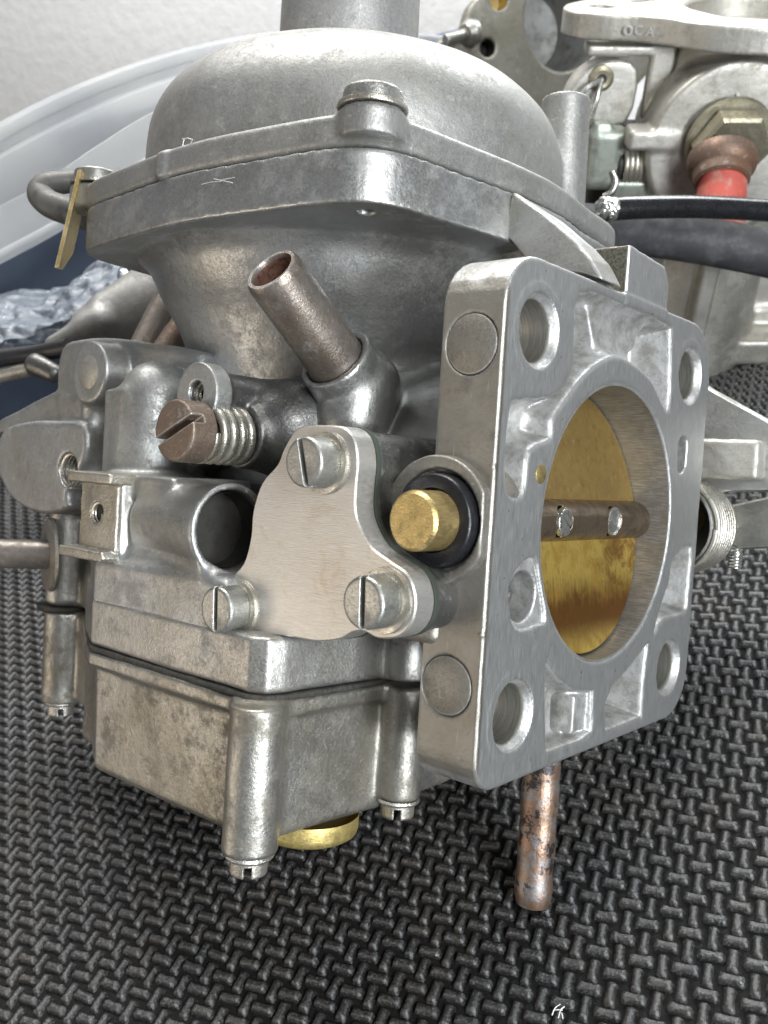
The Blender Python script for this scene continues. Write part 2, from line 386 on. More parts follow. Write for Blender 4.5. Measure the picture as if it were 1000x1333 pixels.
def mat_throttle():
    t = NT('stained_brass_plate'); X, Y, Z = t.xyz()
    up = t.ramp(Z, -1., 1.)
    st = t.noise(1., 4, .6, stretch=(1, 2.2, .12)); bl = t.noise(.28, 5, .65, dist=.4); sp = t.noise(1.3, 3, .6, stretch=(1, 1, .5))
    a = t.mix(t.ramp(bl, .35, .68), (.52, .36, .12), (.38, .25, .09)); a = t.mix(t.ramp(sp, .62, .72, 0, .6), a, (.70, .52, .26))
    lo = t.mix(t.ramp(bl, .36, .66), (.84, .60, .15), (.52, .33, .07)); lo = t.mix(t.ramp(sp, .58, .74, 0, .5), lo, (.30, .19, .06)); a = t.mix(t.ramp(t.noise(.5, 6, .75, off=(3, 1, 7)), .5, .7, 0, .6), a, (.27, .17, .07))
    z2 = t.math('ADD', Z, t.math('ADD', t.math('MULTIPLY', t.math('SUBTRACT', st, .5), 5.), t.math('MULTIPLY', t.math('SUBTRACT', bl, .5), 9.)))
    burn = t.math('MULTIPLY', t.ramp(z2, -8.5, -14.5), t.ramp(Z, -22., -16.5))
    yb = t.ramp(t.math('ADD', Y, t.math('MULTIPLY', bl, 6.)), 6., 16.)
    burn = t.math('MAXIMUM', burn, t.math('MULTIPLY', yb, t.ramp(bl, .35, .6, .2, .8)))
    lo = t.mix(t.math('MULTIPLY', burn, .92), lo, (.17, .065, .015))
    c = t.mix(up, lo, a)
    return t.done(c, .82, t.ramp(bl, .3, .7, .30, .48), t.bump(st, .25, .2))
M_thr = mat_throttle()
def mat_brass(name='turned_brass', c1=(.50, .385, .17), c2=(.37, .28, .12), rough=.36):
    t = NT(name); a = t.noise(1., 3, .6, stretch=(3.5, .8, 3.5)); b = t.noise(.7, 4, .6)
    c = t.mix(t.ramp(a, .35, .7), c1, c2); c = t.mix(t.ramp(b, .55, .75, 0, .45), c, (.22, .16, .07))
    return t.done(c, .85, t.ramp(b, .3, .7, rough - .06, rough + .14), t.bump(a, .3, .15))
M_brass = mat_brass(); M_plug = mat_brass('yellow_brass_plug', (.80, .66, .27), (.68, .52, .18), .40)
def mat_cover():
    t = NT('sanded_aluminium_plate')
    a = t.noise(1., 3, .65, stretch=(.5, 1, 7.5)); fl = t.noise(5., 2, .5); X, Y, Z = t.xyz()
    # sanding lines slightly slanted
    mp = t.n('ShaderNodeMapping'); mp.inputs['Rotation'].default_value = (0, math.radians(12), 0); mp.inputs['Scale'].default_value = (.35, 1, 8)
    t.l(t.co, mp.inputs[0]); nn = t.n('ShaderNodeTexNoise'); t.l(mp.outputs[0], nn.inputs['Vector']); nn.inputs['Scale'].default_value = 1.; nn.inputs['Detail'].default_value = 3
    a = nn.outputs[0]
    c = t.mix(t.ramp(a, .35, .68), (.49, .475, .445), (.54, .53, .505)); c = t.mix(t.ramp(fl, .62, .75, 0, .3), c, (.62, .61, .59)); c = t.mix(t.ramp(t.noise(.16, 5, .7, dist=.8, off=(4, 1, 2)), .52, .68, 0, .45), c, (.40, .33, .235)); c = t.mix(t.ramp(t.noise(1., 2, .5, stretch=(.5, 1, 8), off=(8, 1, 1)), .68, .71, 0, .6), c, (.28, .26, .23))  # tan patches put warm reflections into the plate's colour
    return t.done(c, .75, t.ramp(a, .3, .7, .34, .46), t.bump(a, .28, .10))
M_cover = mat_cover()
def mat_pipe():
    t = NT('coppered_drain_pipe'); b = t.noise(.30, 5, .7, dist=.5); f = t.noise(2.5, 4, .6)
    c = t.mix(t.ramp(b, .45, .60), (.36, .235, .165), (.33, .31, .30)); c = t.mix(t.ramp(t.noise(.22, 5, .75, off=(3, 8, 1)), .52, .60, 0, .92), c, (.045, .045, .05))
    c = t.mix(t.ramp(f, .6, .75, 0, .5), c, (.50, .44, .38))
    return t.done(c, .85, t.ramp(b, .3, .7, .34, .50), t.bump(f, .35, .25))
M_pipe = mat_pipe()

# ================================================================ the mat
CELL = 3.262
def build_mat():
    # lattice of the tread: origin and axes on the mat plane (world axes x = bars across, y = bars away)
    t = NT('black_foam_rubber'); f = t.noise(2.6, 4, .75); b = t.noise(.05, 4, .6); g = t.noise(1.3, 3, .6)
    X, Y, Z = t.xyz()
    c = t.mix(t.ramp(b, .35, .7), (.015, .015, .016), (.028, .026, .022)); c = t.mix(t.ramp(f, .50, .66, 0, .9), c, (.13, .13, .13)); c = t.mix(t.ramp(t.noise(3.4, 2, .6, off=(3, 3, 8)), .62, .74, 0, .6), c, (.22, .22, .21))  # pale grain paints the rubber's specular glints into the colour
    dust = t.ramp(t.noise(.9, 2, .5, off=(7, 7, 7)), .74, .77); c = t.mix(t.math('MULTIPLY', dust, t.ramp(f, .5, .6)), c, (.5, .5, .48))
    stain = t.ramp(t.noise(.09, 5, .7, off=(2, 5, 0)), .52, .68, 0, .45); c = t.mix(stain, c, (.055, .046, .034))
    m = t.done(c, 0., t.ramp(f, .3, .7, .31, .47), t.bump(f, .30, .4, t.bump(g, .3, .4)), 1.)
    t = NT('black_foam_ground'); f = t.noise(2.6, 4, .75); b = t.noise(.05, 4, .6)
    mg = t.done(t.mix(t.ramp(f, .5, .7), (.012, .012, .012), (.035, .034, .032)), 0., .75, t.bump(f, .8, .4), .3)  # darker foam colour puts the shade between bars into the ground
    x0, x1, y0, y1 = -330, 130, -110, 330
    base = mesh_obj('foam_mat', [(x0, y0, -1.4), (x1, y0, -1.4), (x1, y1, -1.4), (x0, y1, -1.4), (x0, y0, -7), (x1, y0, -7), (x1, y1, -7), (x0, y1, -7)],
                    [(0, 1, 2, 3), (0, 4, 5, 1), (1, 5, 6, 2), (2, 6, 7, 3), (3, 7, 4, 0), (7, 6, 5, 4)], mg, None, False)
    tag(base, kind='structure')
    # one bar: a rounded bone shape, wider at its ends
    nu, nv = 9, 9; us = np.linspace(-1, 1, nu); vs = np.linspace(-1, 1, nv); kinds = []
    for over in (True, False):          # the bars across lie on top with a flat back, the bars away are rounder and lower
        prof = []
        for u in us:
            for v in vs:
                wv = (.235 if over else .265) + .07 * abs(u) ** 2.0
                e = 1 - abs(u) ** (8 if over else 5)
                z = ((1 - abs(v) ** 5.) ** .8 if over else (1 - abs(v) ** 2.8) ** .8 * .90) * (e ** .5) * (.84 + .16 * u * u)
                prof.append((u * .63, v * wv * (1 - .22 * abs(u) ** 8), -1.5 + 1.5 * z))
        kinds.append(np.array(prof))
    q = np.array([(i * nv + j, (i + 1) * nv + j, (i + 1) * nv + j + 1, i * nv + j + 1) for i in range(nu - 1) for j in range(nv - 1)])
    org = BW.T @ (np.array([14.19, 16.45, 51.77]) * CELL - O_CAM)   # a bar centre read off the photograph
    V = []; Q = []; k = 0
    for i in range(int((x0 - org[0]) / CELL) + 1, int((x1 - org[0]) / CELL)):
        for j in range(int((y0 - org[1]) / CELL) + 1, int((y1 - org[1]) / CELL)):
            cx, cy = org[0] + i * CELL, org[1] + j * CELL
            # only as far as the photograph could see
            dc = BW @ (np.array([cx, cy, 0]) ) + O_CAM
            if dc[2] < 20: continue
            px, py = 500 + F * dc[0] / dc[2], 666 + F * dc[1] / dc[2]
            if not (-140 < px < 1140 and 300 < py < 1460): continue
            prof = kinds[(i + j) % 2]; p = prof * (CELL, CELL, 1.) * (1 + rng.normal(0, .03), 1 + rng.normal(0, .05), 1 + rng.normal(0, .04))
            a = rng.normal(0, .035) + (math.pi / 2 if (i + j) % 2 else 0); ca, sa = math.cos(a), math.sin(a)
            x = p[:, 0] * ca - p[:, 1] * sa + cx + rng.normal(0, .05); y = p[:, 0] * sa + p[:, 1] * ca + cy + rng.normal(0, .05)
            V.append(np.c_[x, y, p[:, 2] + rng.normal(0, .04)]); Q.append(q + k); k += len(p)
    o = mesh_obj('tread_relief', np.vstack(V), np.vstack(Q), m, base, True); o['kind'] = 'stuff'
    print('mat bars', len(V))
build_mat()
def build_wall():
    t = NT('textured_white_wall'); a = t.noise(.13, 3, .5); b = t.noise(.5, 3, .5)
    c = t.mix(t.ramp(a, .4, .7), (.86, .86, .86), (.82, .82, .82))
    m = t.done(c, 0, .7, t.bump(b, .4, .5, t.bump(a, .6, 1.2)), .3)
    x0, x1 = -1600, 900; y = 560
    o = mesh_obj('wall', [(x0, y, -60), (x1, y, -60), (x1, y, 900), (x0, y, 900), (x0, y + 60, -60), (x1, y + 60, -60), (x1, y + 60, 900), (x0, y + 60, 900)],
                 [(0, 1, 2, 3), (4, 7, 6, 5), (3, 2, 6, 7), (0, 4, 5, 1), (0, 3, 7, 4), (1, 5, 6, 2)], m, None, False)
    tag(o, kind='structure')
    m2 = plain('dark_bench_top', (.06, .058, .055), 0, .5, .2, .02)
    o = mesh_obj('workbench_top', [(x0, -400, -7.5), (x1, -400, -7.5), (x1, y, -7.5), (x0, y, -7.5), (x0, -400, -40), (x1, -400, -40), (x1, y, -40), (x0, y, -40)],
                 [(0, 1, 2, 3), (4, 7, 6, 5), (0, 4, 5, 1), (1, 5, 6, 2), (2, 6, 7, 3), (3, 7, 4, 0)], m2, None, False)
    tag(o, kind='structure')
build_wall()

# ================================================================ the carburettor
CB = root('carburettor', 'weathered grey carburettor in front, with tall dome, square flange and brass throttle plate', 'carburettor', frame_matrix(CF))
AX, AY = -63.0, 1.3                                     # axis of the dome
P = CB
def slotted(name, r, hgt, slot_w, slot_d, mat, parent, ang=90., taper=.0, rim=.35, h=.14):
    """cheese-head screw, head top at z = hgt"""
    v = Vol((-r - 1, -r - 1, -1), (r + 1, r + 1, hgt + 1), h)
    v.add(cyl((0, 0, -.2), (0, 0, hgt), r, r - taper, rnd=rim))
    a = ang
    v.sub(box((0, 0, hgt), (r + 1, slot_w / 2, slot_d), 0, a))
    return v.mesh(name, mat, parent)
def place(o, loc, d, roll=0.):
    o.location = Vector([float(x) for x in loc]); o.rotation_euler = ((Matrix.Rotation(math.pi, 3, 'X') if d[2] < -.99 else basis(d)) @ Matrix.Rotation(roll, 3, 'Z')).to_euler(); return o

# ---- mounting flange
def flange():
    v = Vol((-12, -38, -39), (1.2, 39, 47), .28)
    out = rrect(-36, 36.4, -37, 37, (9, 7.5, 5, 9))
    v.add(prism(out, 0, -10.2, 0, rnd=.25))
    v.add(prism([(-1.2, 30), (14.8, 30), (14.8, 41.5), (12.6, 44.2), (-1.2, 44.9)], 0, -10.2, 0, rnd=.25), .6)
    # recesses in the face, walls with draft
    v.sub(prism(smooth_loop([(-16.2, 34.5), (0.2, 35.2), (15.9, 34.8), (17.6, 32.7), (19.0, 21.0), (16.8, 20.3), (10.4, 24.6), (1.6, 26.6), (-5, 26.4), (-12.5, 23), (-18, 18.6), (-21.6, 15.1), (-21.9, 12.4), (-27.4, 10.4), (-28, 5.4), (-29.6, 3.6), (-32.8, 4.8), (-33.4, 11.2), (-33.0, 15.6), (-31.7, 17.3), (-22.3, 18.6), (-18.0, 21.2), (-16.6, 24.8)], 3), 0, -7.2, .6, draft=.28), .8)
    v.sub(prism(smooth_loop([(34.0, -4.6), (34.2, -14.9), (32.6, -17.5), (23, -17.9), (19.6, -20.6), (21.6, -15.6), (24.6, -11.0), (25.9, -6.8)], 3), 0, -7., .6, draft=.25), .8)
    v.sub(prism([(-18.4, -20.6), (-14.5, -23.6), (-9, -26.2), (-3.0, -27.2), (-2.2, -34.2), (-5.4, -34.9), (-16.6, -34.6), (-18.5, -23.4)], 0, -7., .6, draft=.2), .8)
    v.sub(prism([(17.2, -21.6), (16.6, -27.9), (16.6, -34.9), (3.0, -34.9), (2.2, -30.1), (4.2, -27.6), (10.3, -25.3)], 0, -7., .6, draft=.2), .8)
    v.sub(prism(smooth_loop([(-30.4, -8.5), (-28.0, -5.7), (-24.1, -4.6), (-21.6, -8.7), (-19.6, -14.2), (-22.0, -14.9), (-26.9, -15.2), (-29.4, -13.0)], 3), 0, -.55, .6, draft=.2), .3)
    # raised lands inside the recesses
    v.add(prism([(-9.2, 33.4), (-0.2, 34.6), (10.5, 34.2), (8.5, 29.8), (4.3, 27.2), (-5.6, 27.0)], 0, -9, -2.6, rnd=.5), 2.5)
    v.add(prism([(-15.6, -26), (-9, -27), (-8.6, -33.5), (-15.8, -33.8)], 0, -9, -4.0, rnd=.5), 1.5)
    v.add(prism([(-7.4, -27.6), (-3.4, -27.6), (-3.0, -33.6), (-7.4, -33.8)], 0, -9, -.9, rnd=.6), .8)
    v.add(prism([(-27.5, 12.0), (-24, 14), (-22, 16.5), (-25, 17.5), (-30, 16.5)], 0, -9, -4.5, rnd=.5), 2.)
    # holes
    for y, z in ((-27, 27.2), (27, 27.2), (-27, -27.2), (27, -27.2)):
        v.add(cyl((-10, y, z), (-.02, y, z), 6.6), .3)
        v.sub(cyl((-13, y, z), (3, y, z), 4.35)); v.sub(cyl((-1.25, y, z), (.3, y, z), 4.35, 5.5)); 
    v.sub(cyl((-9.6, -26.0, -10.3), (2, -26.0, -10.3), 3.75)); v.sub(cyl((-5, 26.2, 11.2), (2, 26.2, 11.2), 2.1)); v.sub(cyl((-5, 26.2, 14.0), (2, 26.2, 14.0), 2.1)); v.sub(box((0, 26.2, 12.6), (5, 2.1, 1.4), 0))
    v.sub(cyl((-13, 0, 0), (3, 0, 0), 22.6)); v.sub(cyl((-.5, 0, 0), (.3, 0, 0), 22.6, 23.3))
    for x, z in ((-5.1, 24.3), (-5.6, -22.7)):                      # rings round the two side plugs
        v.sub(cyl((x, -37.6, z), (x, -35.4, z), 4.22)); 
    v.wobble(.03, .8)
    # casting flash nibs along the edge
    for z in (-14.8, 7.8): v.add(capsule((-.5, -35.9, z), (-.3, -36.0, z), .28), .3)
    v.mesh('mounting_flange', M_flange, P)
flange()
for x, z in ((-5.1, 24.3), (-5.6, -22.7)):
    lathe('side_plug', [(0, .03), (4.0, .03), (4.08, -.02), (4.12, -.12), (4.14, -.6), (4.14, -2)], M_sidem, P, (x, -35.98, z), (0, -1, 0))
lathe('brass_plug', [(0, .1), (1.3, .1), (1.45, 0), (1.45, -1)], M_brass, P, (0, -23.9, 7.3), (1, 0, 0), 20)

# ---- bore liner (machined passage behind the face) and throttle
def ring_tube(name, c, d, r0, r1, L, mat, n=64):
    return lathe(name, [(r1, 0), (r0, 0), (r0, L), (r1, L), (r1, 0)], mat, P, c, d, n, 30)
ring_tube('throttle_bore', (-58, 0, 0), (1, 0, 0), 22.35, 23.3, 57.7, M_bore, 96)
tp = lathe('throttle_plate', [(0, .75), (22.1, .75), (22.25, .6), (22.25, -.6), (22.1, -.75), (0, -.75)], M_thr, P, (-7.2, 0, 0), (1, 0, 0.03), 96)
tp.rotation_euler = (0, math.radians(-6.5), 0)
def shaft():
    v = Vol((-11.5, -24, -4), (-2.5, 24, 4), .2)
    v.add(cyl((-7, -23.5, 0), (-7, 23.5, 0), 3.45)); v.sub(box((-2.9, 0, 0), (.75, 20, 5)))
    v.sub(cyl((-6, -9.3, 0), (-3.3, -9.3, 0), 2.5)); v.sub(cyl((-6, 8.2, 0), (-3.3, 8.2, 0), 2.5))
    t = NT('browned_brass_shaft'); nz = t.noise(.4, 5, .65); s = t.noise(1, 3, .6, stretch=(1, .2, 2))
    c = t.mix(t.ramp(nz, .4, .7), (.26, .20, .14), (.14, .105, .075)); c = t.mix(t.ramp(s, .62, .78, 0, .25), c, (.40, .32, .22))
    return v.mesh('throttle_shaft', t.done(c, .85, t.ramp(nz, .3, .7, .26, .42), t.bump(s, .3, .2)), P)
sh = shaft()
ps = slotted('plate_screw', 2.35, .9, .55, .6, M_steel, P, 0, .15, .25, .09)
place(ps, (-4.3, -9.3, 0), (1, 0, 0), math.radians(60))
# the second one is a plain rivet-like screw seen on edge
s2 = lathe('plate_screw', [(0, .25), (2.1, .2), (2.3, .5), (2.45, .45), (2.45, 0)], M_screw, P, (-4.25, 8.2, 0), (1, 0, 0), 28)

# ---- shaft seal housing, collar and shaft end
def housing():
    v = Vol((-26, -40, -20), (2, -22, 14), .28)
    v.add(cyl((-8.3, -37.7, .1), (-8.3, -28, .1), 9.0, rnd=.4))
    v.add(box((-16, -31.5, -2), (6, 5, 8.5), 1.5), 1.5)
    v.add(box((-12.4, -33.4, -12.5), (5.0, 3.6, 5.0), 1.5), 1.2)
    v.sub(cyl((-7.8, -42, .1), (-7.8, -36.9, .1), 7.1)); v.sub(cyl((-7.8, -43, .1), (-7.8, -30, .1), 6.6))
    v.sub(box((5, -33, 0), (5.35, 20, 30)))
    v.wobble(.05, .6)
    v.mesh('seal_housing', M_sidem, P)
housing()
lathe('shaft_seal', [(4.3, .3), (4.5, .75), (6.1, .85), (6.4, .65), (6.5, .3), (6.5, -6)], M_black, P, (-7.6, -38.4, .1), (0, -1, 0), 48, 50)
lathe('shaft_end', [(0, 5.0), (3.6, 5.0), (4.05, 4.6), (4.1, 4.4), (4.1, -4)], M_brass, P, (-7.0, -39.2, .1), (0, -1, 0), 48)

# ---- main casting
def body():
    v = Vol((-82, -50, -30), (-8.4, 46, 53), .42)
    v.add(revolve([(0, -14), (32, -14), (33.5, 8), (34.5, 18), (36.6, 27), (39.5, 35), (42.5, 42), (43, 46), (0, 46)], (AX, AY)))
    v.add(cyl((-70, 0, 0), (-9, 0, 0), 26.5), 6)
    v.add(box((-13, 0, 0), (4, 26, 30), 3), 5)
    return v
def ring_outline(g=0.):
    base = rrect(-101 - g, -19.7 + g, -42.2 - g, 41 + g, (6.5, 6.5, 6.5, 6.5), 5)
    return base
def ring_full(g):
    # rounded square with the circle of the dome seat bulging through its sides
    x0, x1, y0, y1 = -101 - g, -19.7 + g, -42.2 - g, 41 + g; cx, cy = (x0 + x1) / 2 + .3, (y0 + y1) / 2; out = []
    for k in range(240):
        a = 2 * math.pi * k / 240; c_, s_ = math.cos(a), math.sin(a); n_ = 7.
        r = 1. / ((abs(c_) / ((x1 - x0) / 2)) ** n_ + (abs(s_) / ((y1 - y0) / 2)) ** n_) ** (1 / n_)
        r = min(r, 55.6); r = (r ** 14 + (42.7 + g) ** 14) ** (1 / 14.); out.append((cx + r * c_, cy + r * s_))
    return out
def body_mesh():
    v = Vol((-112, -50, -20), (-8.2, 48, 54), .45)
    v.add(revolve([(0, -16)] + [tuple(p_) for p_ in curve_pts([(25.5, -16), (26, -4), (27, 8), (28.6, 17), (31, 25), (34, 32), (37.6, 37.8), (40.6, 44)], 4)] + [(0, 44)], (AX, AY)))
    v.add(cyl((-75, 0, 0), (-9, 0, 0), 26.0), 5)
    v.add(prism(ring_full(0), 2, 45, 53, rnd=.35), 4.)
    # threaded hole in the underside of the ring's near corner
    v.sub(cyl((-27.0, -34.6, 38), (-27.0, -34.6, 47), 1.6))
    # boss that holds the vent tube: an elbow
    p0 = np.array([-36.0, -30.0, 23.8]); dd = np.array([.02, -.80, .60])
    v.add(cyl(p0 - dd * 6, p0 + dd * .4, 6.3, rnd=.35), 0.)
    v.add(capsule((-35.2, -25.8, 14.5), (-35.2, -24.4, 20.2), 6.2, 6.3), .5)
    v.add(capsule((-36, -24.2, 19), (-46, -15, 17), 6.0, 8.0), 3.)
    v.sub(cyl(p0 - dd * .9, p0 + dd * 20, 5.2))
    # ribs between ring, neck and flange
    v.add(prism([(-30, 30), (-10, 14), (-10, 37), (-18, 45), (-34, 45)], 1, -6, 6), 3.)
    v.add(cyl((-26, -31, 5), (-14, -31, 5), 3.4, rnd=1), 1.)
    v.add(box((-12.5, 0, 0), (3.8, 27, 31), 3), 4)
    v.sub(cyl((-60, 0, 0), (0, 0, 0), 23.2))
    v.wobble(.10, .13)
    return v.mesh('body', M_neck, P)
body_mesh()
# ---- ridge and gusset between the ring and the flange
def gusset():
    v = Vol((-30, -16, 30), (.6, 18, 60), .3)
    v.add(prism(tr(CF, [(667, 250), (656, 305), (690, 345), (758, 356), (784, 364), (768, 335), (748, 311), (705, 275)], 1, -11.), 1, -11, -4.0, rnd=.5))
    v.add(prism([(-23, 44), (-22, 52.0), (-16.0, 49.5), (-9, 43.0), (-2.0, 37.6), (-10, 34)], 1, -7, 6, rnd=.4), 1.5)
    v.wobble(.12, .5)
    v.mesh('gusset', M_left, P)
gusset()

# ---- dome cover
def cover():
    v = Vol((-112, -50, 52.5), (-14, 48, 132), .45)
    v.add(prism(ring_full(.1), 2, 53.10, 58.0, rnd=1.0))
    v.add(revolve([(0, 54), (41.4, 54)] + [tuple(p) for p in curve_pts([(41.6, 60), (41.5, 66), (40.8, 71), (38.8, 75.2), (35.3, 78.7), (30.5, 81.5), (25, 83.5), (19, 84.9), (13, 85.6)], 6)] + [(0, 85.8)], (AX - .2, AY - .1)), 1.6)
    v.add(cyl((AX - 2.4, AY - 1.9, 80), (AX - 2.4, AY - 1.9, 131), 14.2, 13.7, rnd=.4), 1.6)
    v.sub(cyl((AX - 2.4, AY - 1.9, 100), (AX - 2.4, AY - 1.9, 140), 11.4))
    # screw bosses
    for x, y in ((-24.5, -37.3), (-98, -36.3)): v.add(cyl((x, y, 54), (x, y, 58.4), 5.0, rnd=.3), 1.0)
    v.add(cyl((-31.9, 29.9, 55), (-31.9, 29.9, 84.8), 5.3, 5.0, rnd=.3), 1.5)
    v.add(box((-64.5, -44.0, 55.3), (1.2, 1.5, 2.2), .6), 1.2)                     # pip on the rim
    v.wobble(.10, .12)
    return v.mesh('dome_cover', M_dome, P)
cover()
# scratched letter on the rim, raised strokes
def strokes(name, L, y, rad, mat):
    V = []; Fc = []; k = 0
    for pl in L:
        pts = np.array([(a, y, b) for a, b in pl])
        for p, q in zip(pts[:-1], pts[1:]):
            d = (q - p) / np.linalg.norm(q - p); u = np.array([0, 1., 0]); n_ = np.cross(d, u)
            ring = [(n_ * math.cos(a) - u * math.sin(a)) * rad for a in np.linspace(0, math.pi, 6)]
            for e, cc in ((-rad * .5, p), (rad * .5, q)):
                for r_ in ring: V.append(cc + d * e + r_)
            Fc += [(k + i, k + i + 1, k + 7 + i, k + 6 + i) for i in range(5)] + [tuple(k + i for i in range(6)), tuple(k + 6 + i for i in range(6))[::-1]]
            k += 12
    return mesh_obj(name, V, Fc, mat, P, False)
M_mark = plain('bright_scratched_metal', (.66, .66, .65), .5, .4, .05, 1.)
def mk(pts): return [tuple(x) for x in tr(CF, pts, 1, -44.7)]
strokes('scratched_mark', [mk([(238, 181), (245, 180), (251, 182), (249, 186)]), mk([(240, 181), (238, 190), (235, 202)]), mk([(238, 190), (244, 192), (250, 190)]), mk([(232, 202), (237, 201)])], -44.75, .10, M_mark)
strokes('scratched_mark', [mk([(263, 240), (275, 237), (288, 236)]), mk([(279, 233), (303, 238)]), mk([(290, 234), (306, 231)])], -44.75, .07, M_mark)
# cover screws
def cover_screw(loc, ax, d=(0, 0, 1), roll=0.):
    o = slotted('cover_screw', 4.6, 2.5, .9, 1.2, M_screw, P, 20, .25, .5, .16); place(o, loc, d, roll)
    lathe('washer', [(0, .0), (5.2, 0), (5.3, .25), (5.2, .75), (0, .75)], M_spring, o, (0, 0, -.55), (0, 0, 1), 32)
    return o
cs = cover_screw((-24.5, -37.3, 59.1), None)
c2 = cs.copy(); C.objects.link(c2); c2.parent = P; c2.location = (-98, -36.3, 59.4)
w2 = [o for o in cs.children][0].copy(); C.objects.link(w2); w2.parent = c2
# brass identification tag hanging from the left screw
def idtag():
    D = CF.dep
    pts = [D(101, 221, 176), D(112, 228, 190), D(95, 310, 190), D(90, 330, 187), D(76, 351, 180), D(71, 348, 176)]
    nn = np.array([.75, .65, .05]) * .8; n = len(pts); V = pts + [p + nn for p in pts]
    Fc = [tuple(range(n)), tuple(range(n, 2 * n))[::-1]] + [(i, (i + 1) % n, n + (i + 1) % n, n + i) for i in range(n)]
    o = mesh_obj('identification_tag', V, Fc, M_zincp, P, False)
    V = [D(104, 222, 178), D(108, 226, 188), np.array([-98, -31, 59.6]), np.array([-96, -41.2, 59.6])]; V += [p + (0, 0, .7) for p in V]
    mesh_obj('tag_tab', V, [(0, 1, 2, 3), (7, 6, 5, 4), (0, 4, 5, 1), (1, 5, 6, 2), (2, 6, 7, 3), (3, 7, 4, 0)], M_zincp, o, False)
idtag()

# ---- vent tube
def vent():
    p0 = np.array([-36.0, -30.0, 23.8]); p1 = np.array([-35.6, -45.4, 35.2]); d = p1 - p0; L = np.linalg.norm(d)
    tube_prof = [(4.55, 0), (4.55, L - 1.2), (4.4, L - .5), (4.05, L), (3.6, L), (3.45, L - .6), (3.45, L - 8), (3.4, 1)]
    o = lathe('vent_tube', [(4.9, 0), (4.8, 1.)] + tube_prof[1:], M_tube, P, p0, d, 48, 50)
    M_in = plain('rusty_tube_inside', (.16, .08, .055), .2, .65, .3, 1.)
    lathe('tube_inside', [(3.38, L - .7), (3.38, 1), (0, 1)], M_in, o, (0, 0, 0), d, 40)
vent()

# ---- cover plate, gasket, screws
PL = smooth_loop([(-28.7, 10.6), (-27.3, 11.7), (-24.3, 12.2), (-19.3, 12.2), (-17.2, 11.4), (-16.0, 9.8), (-15.4, 7.2), (-15.5, 4.6), (-15.4, 1.1), (-14.3, -1.4), (-12.1, -3.8), (-8.6, -5.4), (-5.8, -6.6), (-4.4, -8.6), (-4.0, -10.9), (-4.7, -13.3), (-6.7, -15.1), (-10.0, -15.8), (-12.6, -15.3), (-14.6, -15.8), (-16.9, -17.1), (-21.2, -18.1), (-25.7, -18.3), (-29.8, -18.7), (-35.3, -20.1), (-39.0, -20.4), (-41.6, -18.8), (-42.4, -15.4), (-40.6, -11.8), (-37.5, -8.9), (-36.2, -4.8), (-36.0, -.9), (-34.4, 3.4), (-31.3, 6.3), (-30.2, 8.5)], 4)
plate('side_cover_plate', PL, 1, -46, -42, M_cover, P, .22)
def off(Pp, d):
    Pp = np.array(Pp); N = np.roll(Pp, -1, 0) - np.roll(Pp, 1, 0); N = np.c_[N[:, 1], -N[:, 0]]; N /= np.linalg.norm(N, axis=1)[:, None]
    A = .5 * np.sum(Pp[:, 0] * np.roll(Pp[:, 1], -1) - np.roll(Pp[:, 0], -1) * Pp[:, 1]); return Pp + N * d * np.sign(A)
plate('cover_gasket', off(PL, .10), 1, -41.97, -41.0, M_green, P, .1)
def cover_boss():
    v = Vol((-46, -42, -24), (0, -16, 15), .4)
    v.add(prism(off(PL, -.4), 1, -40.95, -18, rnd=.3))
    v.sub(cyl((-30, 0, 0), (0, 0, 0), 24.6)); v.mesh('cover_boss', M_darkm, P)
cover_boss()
hs = slotted('side_screw', 3.6, 3.9, .85, 1.7, M_screw, P, 0, .1, .6, .13)
ws = lathe('washer', [(0, -.9), (4.3, -.9), (4.45, -.6), (4.35, -.05), (3.7, 0), (0, 0)], M_spring, hs, (0, 0, 0), (0, 0, 1), 36)
for i, (x, z, ro) in enumerate(((-21.3, 7.0, 1.85), (-9.1, -10.6, 1.62), (-37.9, -15.7, 1.62))):
    o = hs
    if i:
        o = hs.copy(); C.objects.link(o); o.parent = P; w_ = ws.copy(); C.objects.link(w_); w_.parent = o
    place(o, (x, -46.8, z), (0, -1, 0), ro)

# ---- float bowl, lid, gasket
BP = rrect(-76, -26.2, -50, 16, (6, 8, 5, 4.5), 5)
BPo = [(-26.2, 14), (-24.5, -20), (-27.6, -45.5), (-28.5, -48.2), (-31, -49.8), (-72, -49.6), (-76, -47.5), (-99, -34), (-108, -27), (-108, 6), (-90, 16), (-34, 17)]
BWL = [(-26.4, 14), (-24.9, -20), (-28.0, -45.5), (-29.0, -48.0), (-31, -49.2), (-71, -49.0), (-75, -46.8), (-78, -40), (-80, 4), (-70, 16), (-34, 17)]
def bowl():
    v = Vol((-120, -56, -52), (-16, 20, -27), .42)
    v.add(prism(BWL, 2, -49.4, -28.0, rnd=1.6, draft=.03))
    v.add(prism(off(BPo, .3), 2, -30.4, -28.0, rnd=.3), 1.2)
    for x, y, r in ((-29.4, -49.0, 4.05), (-23.9, -21.8, 3.5)): v.add(cyl((x, y, -50.0 if y < -40 else -46.8), (x, y, -28.2), r, r, rnd=.5), 1.8)
    v.add(cyl((-111.5, -31, -48), (-111.5, -31, -28.2), 4.2, rnd=.4), 1.); v.add(prism([(-110, -30), (-96, -33), (-82, -44), (-74, -46), (-74, -20), (-108, -18)], 2, -47.5, -28.2, rnd=1.5), 2.)
    v.add(capsule((-34, -46.5, -49.5), (-33.5, -46.5, -48), 1.5), 1.)
    v.wobble(.10, .2)
    v.mesh('float_bowl', M_bowl, P)
bowl()
